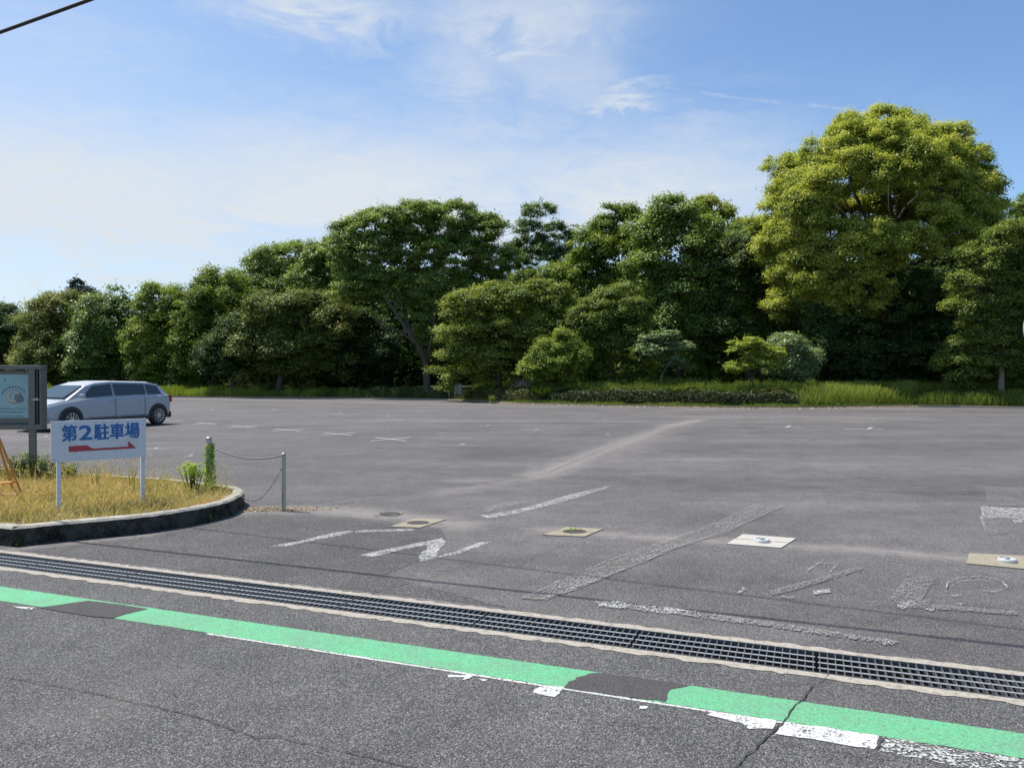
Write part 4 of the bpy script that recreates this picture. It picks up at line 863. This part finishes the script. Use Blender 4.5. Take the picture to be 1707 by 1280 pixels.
        for li, (c, cc_) in sorted(enumerate(CL), key=lambda q_: (Vector([float(v_) for v_ in q_[1][0]])-tp[-1]).length):
            if li % stems != k: continue
            C = Vector([float(v_) for v_ in c]); C.y -= .3
            st, r0 = min(nodes, key=lambda q_: (C-q_[0]).length*1.0 + .35*(q_[0]-tp[-1]).length + (3 if q_[0].z > C.z+.5 else 0) - 1.5*q_[1])
            r0 = min(r0*.72, .05+.030*(C-st).length+.02*trunk*10); ctl = st.lerp(C, .45)+Vector((0, 0, (C.z-st.z)*.12+.15)); lp = bez(st, ctl, C, 8); lr = [max(.018, r0*(1-.62*i/7)) for i in range(8)]; mb.tube(lp, lr, 6)
            nodes += [(lp[i], lr[i]) for i in range(2, 8)]
            for ci in range(min(len(cc_), 12)):
                E_ = Vector([float(v_) for v_ in cc_[ci]]); j = random.randint(3, 7); mid = lp[j].lerp(E_, .5)+Vector((random.gauss(0, .15), random.gauss(0, .15), -.1)); mb.tube(bez(lp[j], mid, E_, 5), [max(.010, lr[j]*.55*(1-.75*i/4)) for i in range(5)], 4, caps=False)
    for pl_, dy_, r0_, r1_ in limbs:
        pp_ = smooth_pts([P3(q_[0], q_[1], d+dy_+.3*math.sin(i_*1.7))-b0 for i_, q_ in enumerate(pl_)], 4); n_ = len(pp_); mb.tube(pp_, [r0_+(r1_-r0_)*i_/(n_-1) for i_ in range(n_)], 7)
    mb.build('trunk', M[bark], r, fix=False)
    return r
tree('broadleaf_tree', 'dark blue-green tree at the far left picture edge behind the notice board', 5, 74, [(5, 560, 42, 50), (-55, 550, 55, 60), (25, 600, 30, 40)], 'deep', .5)
tree('broadleaf_tree', 'brownish topped tree right of the far left dark tree', 100, 70, [(110, 520, 40, 28), (68, 550, 28, 34), (95, 585, 50, 40), (60, 600, 30, 35)], 'brown', .62)
r = tree('conifer_tree', 'dark pointed conifer poking above the brownish tree', 137, 84, [(131, 480, 9, 12), (127, 492, 14, 12), (146, 496, 20, 12), (140, 512, 28, 16), (142, 540, 30, 30)], 'conifer', .5, leaf=.26, clump=.7, cat='conifer', group='trees behind the far edge of the lot')
tree('broadleaf_tree', 'pale wispy green tree with thin upright twigs at its top', 195, 67, [(185, 540, 52, 38), (160, 585, 42, 40), (215, 590, 45, 40), (200, 500, 16, 24, 0, .5), (188, 490, 7, 14, 0, .4), (215, 496, 8, 14, 0, .4)], 'grey', .55, flat=.9)
tree('broadleaf_tree', 'yellow-green rounded tree left of the centre-left green trees', 268, 64, [(270, 508, 38, 26), (285, 545, 40, 36), (250, 565, 38, 36), (275, 600, 48, 34)], 'fresh', .55)
tree('broadleaf_tree', 'mid green tree on the rising left slope of the treeline', 355, 62, [(372, 500, 48, 40), (335, 535, 34, 40), (350, 580, 45, 45), (318, 590, 25, 35)], 'fresh', .42)
tree('broadleaf_tree', 'bright leafy green tree top left of the tallest middle tree', 470, 68, [(485, 448, 58, 36), (435, 475, 50, 34), (520, 465, 50, 45), (400, 510, 40, 40), (470, 500, 70, 40)], 'mid', .62)
tree('broadleaf_tree', 'low brownish-olive tree in front of the bright leafy tree', 465, 57, [(450, 530, 45, 34), (505, 525, 45, 32), (550, 545, 40, 36), (430, 580, 35, 36), (490, 585, 50, 34)], 'brown', .42)
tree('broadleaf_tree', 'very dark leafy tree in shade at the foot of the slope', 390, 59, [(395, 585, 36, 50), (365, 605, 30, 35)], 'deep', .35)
tree('broadleaf_tree', 'green tree filling the slope just left of the spreading limbed tree', 560, 63, [(545, 435, 34, 30), (525, 480, 40, 40), (580, 480, 45, 45), (560, 540, 50, 45)], 'mid', .5, clump=.7)
tree('broadleaf_tree', 'mid green tree low behind the olive tree and thin tree', 930, 57, [(935, 470, 34, 24), (885, 485, 40, 26), (970, 450, 26, 26), (930, 520, 60, 40)], 'mid', .45, clump=.65)
tree('broadleaf_tree', 'green shoulder of foliage left of the giant tree crown', 1240, 56, [(1238, 400, 24, 26), (1215, 430, 30, 34), (1262, 420, 26, 34), (1250, 470, 40, 40)], 'mid', .55, clump=.6)
tree('zelkova_tree', 'large spreading green tree with bare leaning limbs at middle left', 712, 55, [(595, 395, 38, 26), (640, 375, 38, 26), (695, 370, 40, 26), (750, 368, 42, 26), (798, 395, 38, 30), (820, 430, 34, 30), (570, 430, 32, 26), (620, 430, 48, 32), (690, 425, 50, 34, 1), (760, 430, 48, 34), (600, 480, 45, 24), (670, 485, 45, 26, 1), (740, 490, 44, 36), (800, 480, 40, 28), (730, 545, 34, 36), (722, 590, 20, 22)], 'mid', .58, clump=.7, flat=.55, fork=.0, trunk=.30, leaf=.17, limbs=[([(713, 655), (711, 610), (700, 580), (683, 556), (660, 522), (640, 492)], -2.5, .22, .07), ([(700, 585), (682, 545), (668, 515), (655, 500)], -2.2, .10, .05), ([(692, 572), (665, 552), (640, 545), (622, 528)], -2.8, .08, .04), ([(712, 605), (720, 560), (726, 520)], -2.0, .12, .06)])
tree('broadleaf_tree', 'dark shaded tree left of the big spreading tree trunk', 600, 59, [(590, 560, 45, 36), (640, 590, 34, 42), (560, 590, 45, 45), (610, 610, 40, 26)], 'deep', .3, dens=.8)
tree('broadleaf_tree', 'olive-yellow low spreading tree right of the grey box', 830, 48, [(795, 510, 45, 24), (850, 500, 45, 26), (905, 500, 40, 28), (765, 550, 36, 28), (830, 555, 50, 34), (895, 555, 45, 34), (780, 590, 34, 26), (840, 600, 40, 26)], 'olive', .55, clump=.65, leaf=.17, flat=.55)
tree('slender_tree', 'tall thin see-through tree with sky showing between its leaves', 905, 60, [(900, 360, 26, 20, 0, .8), (880, 395, 26, 22, 0, .8), (925, 400, 26, 24, 0, .8), (860, 430, 20, 22, 0, .8), (905, 440, 42, 28, 0, .85), (945, 440, 20, 26, 0, .8), (956, 383, 9, 9, 0, .6), (890, 480, 50, 24, 0, .7)], 'grey', .45, fill=.12, clump=.5, leaf=.16, trunk=.16, fork=1.0, bark='bark')
tree('broadleaf_tree', 'fresh green tree with a narrow raised tip, right of the thin tree', 1010, 55, [(1015, 362, 15, 18), (1010, 395, 22, 22), (985, 420, 34, 30), (1060, 380, 34, 28), (1035, 430, 45, 38), (965, 470, 36, 36), (1040, 480, 50, 34)], 'fresh', .5, clump=.7)
tree('broadleaf_tree', 'tall green tree in the middle of the right treeline', 1130, 51, [(1122, 362, 32, 26), (1090, 395, 34, 30), (1160, 385, 34, 30), (1125, 430, 52, 38), (1190, 430, 34, 36), (1080, 460, 40, 36), (1150, 490, 55, 40), (1100, 530, 50, 40), (1180, 550, 45, 40)], 'mid', .58, clump=.75)
tree('broadleaf_tree', 'yellowish round treetop behind the tall green middle tree', 1192, 59, [(1185, 352, 28, 20), (1205, 380, 28, 26), (1160, 370, 20, 18), (1225, 420, 22, 30)], 'olive', .85, clump=.6)
tree('broadleaf_tree', 'bushy olive tree with several bare stems above the hedge', 1012, 46, [(1035, 510, 38, 30), (990, 530, 34, 30), (1045, 555, 36, 32), (1000, 575, 34, 26), (965, 545, 25, 25)], 'olive', .40, clump=.6, leaf=.16, stems=3, trunk=.10, bark='bark_pale', flat=.6)
tree('leafy_bush', 'bright green bush left of the bushy olive tree', 925, 44, [(920, 600, 32, 24), (955, 600, 22, 30), (895, 615, 26, 20), (940, 575, 18, 20)], 'fresh', .62, clump=.45, leaf=.14, trunk=.06, stems=2, cat='bush', group='bushes on the far bank')
tree('small_tree', 'small pale tree with flat sprays before the dark gap', 1100, 44, [(1085, 585, 24, 10), (1132, 578, 22, 8), (1108, 560, 22, 8), (1075, 568, 12, 8), (1120, 603, 20, 7), (1145, 612, 12, 5)], 'pale', .6, clump=.32, leaf=.14, trunk=.07, bark='bark_pale', flat=.35, fill=.3, group='small trees on the far bank')
tree('broadleaf_tree', 'dark glossy evergreen tree left of the giant yellow-green tree', 1245, 50, [(1225, 440, 36, 30), (1270, 460, 38, 34), (1215, 490, 36, 36), (1275, 520, 44, 40), (1225, 550, 45, 40), (1300, 570, 40, 45), (1290, 420, 28, 24)], 'camphor_dark', .6, clump=.65, leaf=.17)
random.seed(23); cl = [(1560, 425, 40, 26, 1), (1620, 425, 36, 26, 1), (1590, 460, 40, 26, 1.5)]
edge = [(1300, 262), (1318, 282), (1345, 262), (1385, 238), (1405, 205), (1440, 200), (1475, 192), (1515, 198), (1548, 215), (1585, 240), (1612, 275), (1638, 308), (1658, 345), (1680, 380), (1312, 318), (1282, 345), (1268, 372), (1276, 405), (1300, 440), (1318, 482), (1300, 500), (1668, 410)]
for x_, y_ in edge: cl.append((x_+random.uniform(-3, 3), y_+13+random.uniform(-3, 3), random.uniform(18, 28), random.uniform(15, 22), random.uniform(-.5, 1.5)))
tries = 0
while len(cl) < 104 and tries < 4000:
    tries += 1; x_ = random.uniform(1290, 1672); y_ = random.uniform(228, 520); q_ = ((x_-1478)/200)**2+((y_-385)/190)**2
    if q_ > .93 or y_ > 440+70*(x_ < 1450)-.22*(x_-1450)*(x_ > 1450): continue
    hole = ((x_-1500)/62)**2+((y_-345)/52)**2 < 1 or ((x_-1400)/50)**2+((y_-352)/38)**2 < 1
    dy_ = -4.2*math.sqrt(max(0, 1-q_)) if not hole else random.uniform(1.0, 2.6)
    if hole and random.random() < .45: continue
    if any(((x_-c_[0])/24)**2+((y_-c_[1])/19)**2 < 1 for c_ in cl): continue
    cl.append((x_, y_, random.uniform(20, 31), random.uniform(15, 23), dy_+random.uniform(-.5, .8)))
tree('camphor_tree', 'giant yellow-green tree towering above all others at the right', 1480, 46.5, cl, 'camphor', .58, clump=.58, leaf=.15, fill=.35, trunk=.50, fork=.55, flat=.85, dens=.95, limbs=[([(1462, 440), (1440, 400), (1428, 387), (1405, 358), (1382, 332), (1353, 309)], -.8, .17, .05), ([(1462, 430), (1451, 387), (1437, 352), (1422, 320), (1416, 295)], -.6, .15, .05), ([(1486, 430), (1492, 381), (1484, 352), (1481, 318), (1479, 277)], -.5, .17, .05), ([(1488, 400), (1494, 372), (1509, 346), (1532, 323), (1546, 294)], -.8, .13, .05), ([(1440, 395), (1399, 384), (1356, 381)], -1.2, .10, .04), ([(1425, 380), (1412, 345), (1400, 318)], -.5, .07, .03), ([(1510, 345), (1530, 330), (1560, 318)], -.6, .07, .03), ([(1492, 360), (1500, 330), (1515, 300)], -.3, .08, .03), ([(1484, 352), (1466, 325), (1462, 300)], -.4, .07, .03)])
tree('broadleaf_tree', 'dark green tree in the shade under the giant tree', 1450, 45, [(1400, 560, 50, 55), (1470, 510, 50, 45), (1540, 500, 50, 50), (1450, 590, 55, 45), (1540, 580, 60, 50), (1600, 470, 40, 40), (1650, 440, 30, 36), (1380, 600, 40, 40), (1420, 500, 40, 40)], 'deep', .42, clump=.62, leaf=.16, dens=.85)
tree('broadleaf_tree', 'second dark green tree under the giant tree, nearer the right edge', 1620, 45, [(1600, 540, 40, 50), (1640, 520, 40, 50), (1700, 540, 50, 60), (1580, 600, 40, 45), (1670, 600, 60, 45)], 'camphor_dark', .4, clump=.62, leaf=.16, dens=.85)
tree('broadleaf_tree', 'nearer glossy olive tree cut by the right picture edge', 1668, 39.5, [(1690, 405, 46, 26), (1735, 420, 45, 34), (1640, 435, 36, 28), (1612, 480, 26, 24), (1605, 520, 24, 24), (1620, 565, 26, 20), (1670, 590, 40, 26), (1720, 600, 40, 30), (1700, 460, 40, 30), (1640, 495, 30, 26), (1680, 515, 36, 28), (1635, 545, 26, 20), (1730, 500, 40, 36), (1662, 558, 24, 16), (1708, 560, 34, 24)], 'olive', .42, clump=.5, leaf=.12, trunk=.18, bark='bark_pale', flat=.7, fill=.5)
tree('broadleaf_tree', 'distant green treetop right of the giant tree', 1702, 62, [(1703, 350, 17, 18), (1722, 345, 16, 22), (1695, 380, 22, 20), (1715, 400, 25, 25)], 'mid', .5, clump=.6)
tree('small_tree', 'small spreading yellow-green tree on the bank behind the hedge', 1256, 41, [(1243, 572, 24, 8), (1228, 584, 12, 6), (1283, 588, 26, 8), (1266, 578, 12, 7), (1233, 612, 20, 7), (1272, 606, 26, 8), (1250, 594, 14, 6), (1222, 618, 10, 5)], 'fresh', .97, clump=.28, leaf=.13, trunk=.075, flat=.35, fill=.3, group='small trees on the far bank')
tree('leafy_bush', 'round silvery-green bush behind the small yellow-green tree', 1315, 43, [(1312, 580, 28, 22), (1340, 598, 22, 20), (1300, 605, 30, 24), (1330, 620, 28, 16)], 'pale', .68, clump=.36, leaf=.12, trunk=.06, stems=2, cat='bush', group='bushes on the far bank')
# deep wood behind: one dark mass
def wood():
    n = 280000; u = RNG.uniform((-260-CX)/F, (1980-CX)/F, n); y_ = RNG.uniform(64, 80, n); x_ = u*y_
    pxs = u*F+CX; topy = np.interp(pxs, [-300, 0, 150, 300, 420, 560, 850, 900, 960, 1100, 1250, 1400, 1700, 2000], [560, 560, 540, 545, 500, 450, 470, 515, 510, 450, 460, 430, 440, 400])
    top_ = CAM_H+(HOR-topy)/F*72; v = vnoise(x_+200, y_, .22, 21); z_ = RNG.random(n)**.8*top_*(.75+.35*v)
    front_ = .5+.5*np.sin(x_*.8+3*v); y_ = y_ + np.interp(pxs, [-300, 350, 700, 2000], [20, 16, 0, 0]); x_ = u*y_; P = np.stack([x_, y_-3*front_, z_*y_/72+.1], 1); Nn = unit(RNG.normal(size=(n, 3)))
    o = quads('woodland', leafquads(P, Nn, .46, .30), 4, FOL['deep'], tint=np.clip(.35+.4*(v-.5)+RNG.normal(0, .12, n), 0, 1)); setp(o, kind='stuff', label='dense dark wood filling the gaps behind the trees', category='woodland')
wood()
# twiggy dead branch clump near the olive tree
r = empty('dead_bush', 'grey leafless tangle of twigs between the olive tree and the bright bush', 'bush', P3(878, 640, 45.5)*1.0); r.location.z = .3; mb = MB()
for i in range(90):
    a = random.uniform(.1, 2.6); L = random.uniform(.5, 1.3); p0 = Vector((random.gauss(0, .15), random.gauss(0, .15), .7+random.gauss(0, .12))); e = p0+Vector((-math.cos(a*.6)*L*.9, random.gauss(0, .25), math.sin(a*.4)*L*.3-.1)); mb.tube(bez(p0, p0.lerp(e, .5)+Vector((0, 0, .25)), e, 5), [.016, .012, .009, .006, .003], 4, caps=False)
mb.tube([(0, 0, -.2), (0, 0, .75)], [.06, .03], 6); mb.build('twigs', M['bark_pale'], r, fix=False)
# far signs below the big tree
r = empty('signpost', 'thin grey signpost with small plate in the shade beside the grey box', 'signpost', P3(749, 640, 48.5)); r.location.z = .3
mb = MB(); mb.tube([(0, 0, 0), (0, 0, 1.15)], .025, 8); mb.build('pole', M['steel'], r); mb = MB(); mb.box((.10, -.03, 1.25), (.42, .02, .20)); mb.build('plate', M['boardgrey'], r)
r = empty('cabinet', 'pale grey box standing in shade just behind the hedge corner', 'box', P3(764, 640, 48)); r.location.z = .3
mb = MB(); mb.box((0, 0, .45), (.48, .3, .62)); mb.build('housing', M['galv'], r, bevel=.02); mb = MB(); mb.box((0, 0, .785), (.54, .36, .04)); mb.build('lid', M['galv'], r, bevel=.01)
for x_ in (-.2, .2): mb = MB(); mb.box((x_, 0, .06), (.04, .2, .16)); mb.build('foot', M['galv'], r)
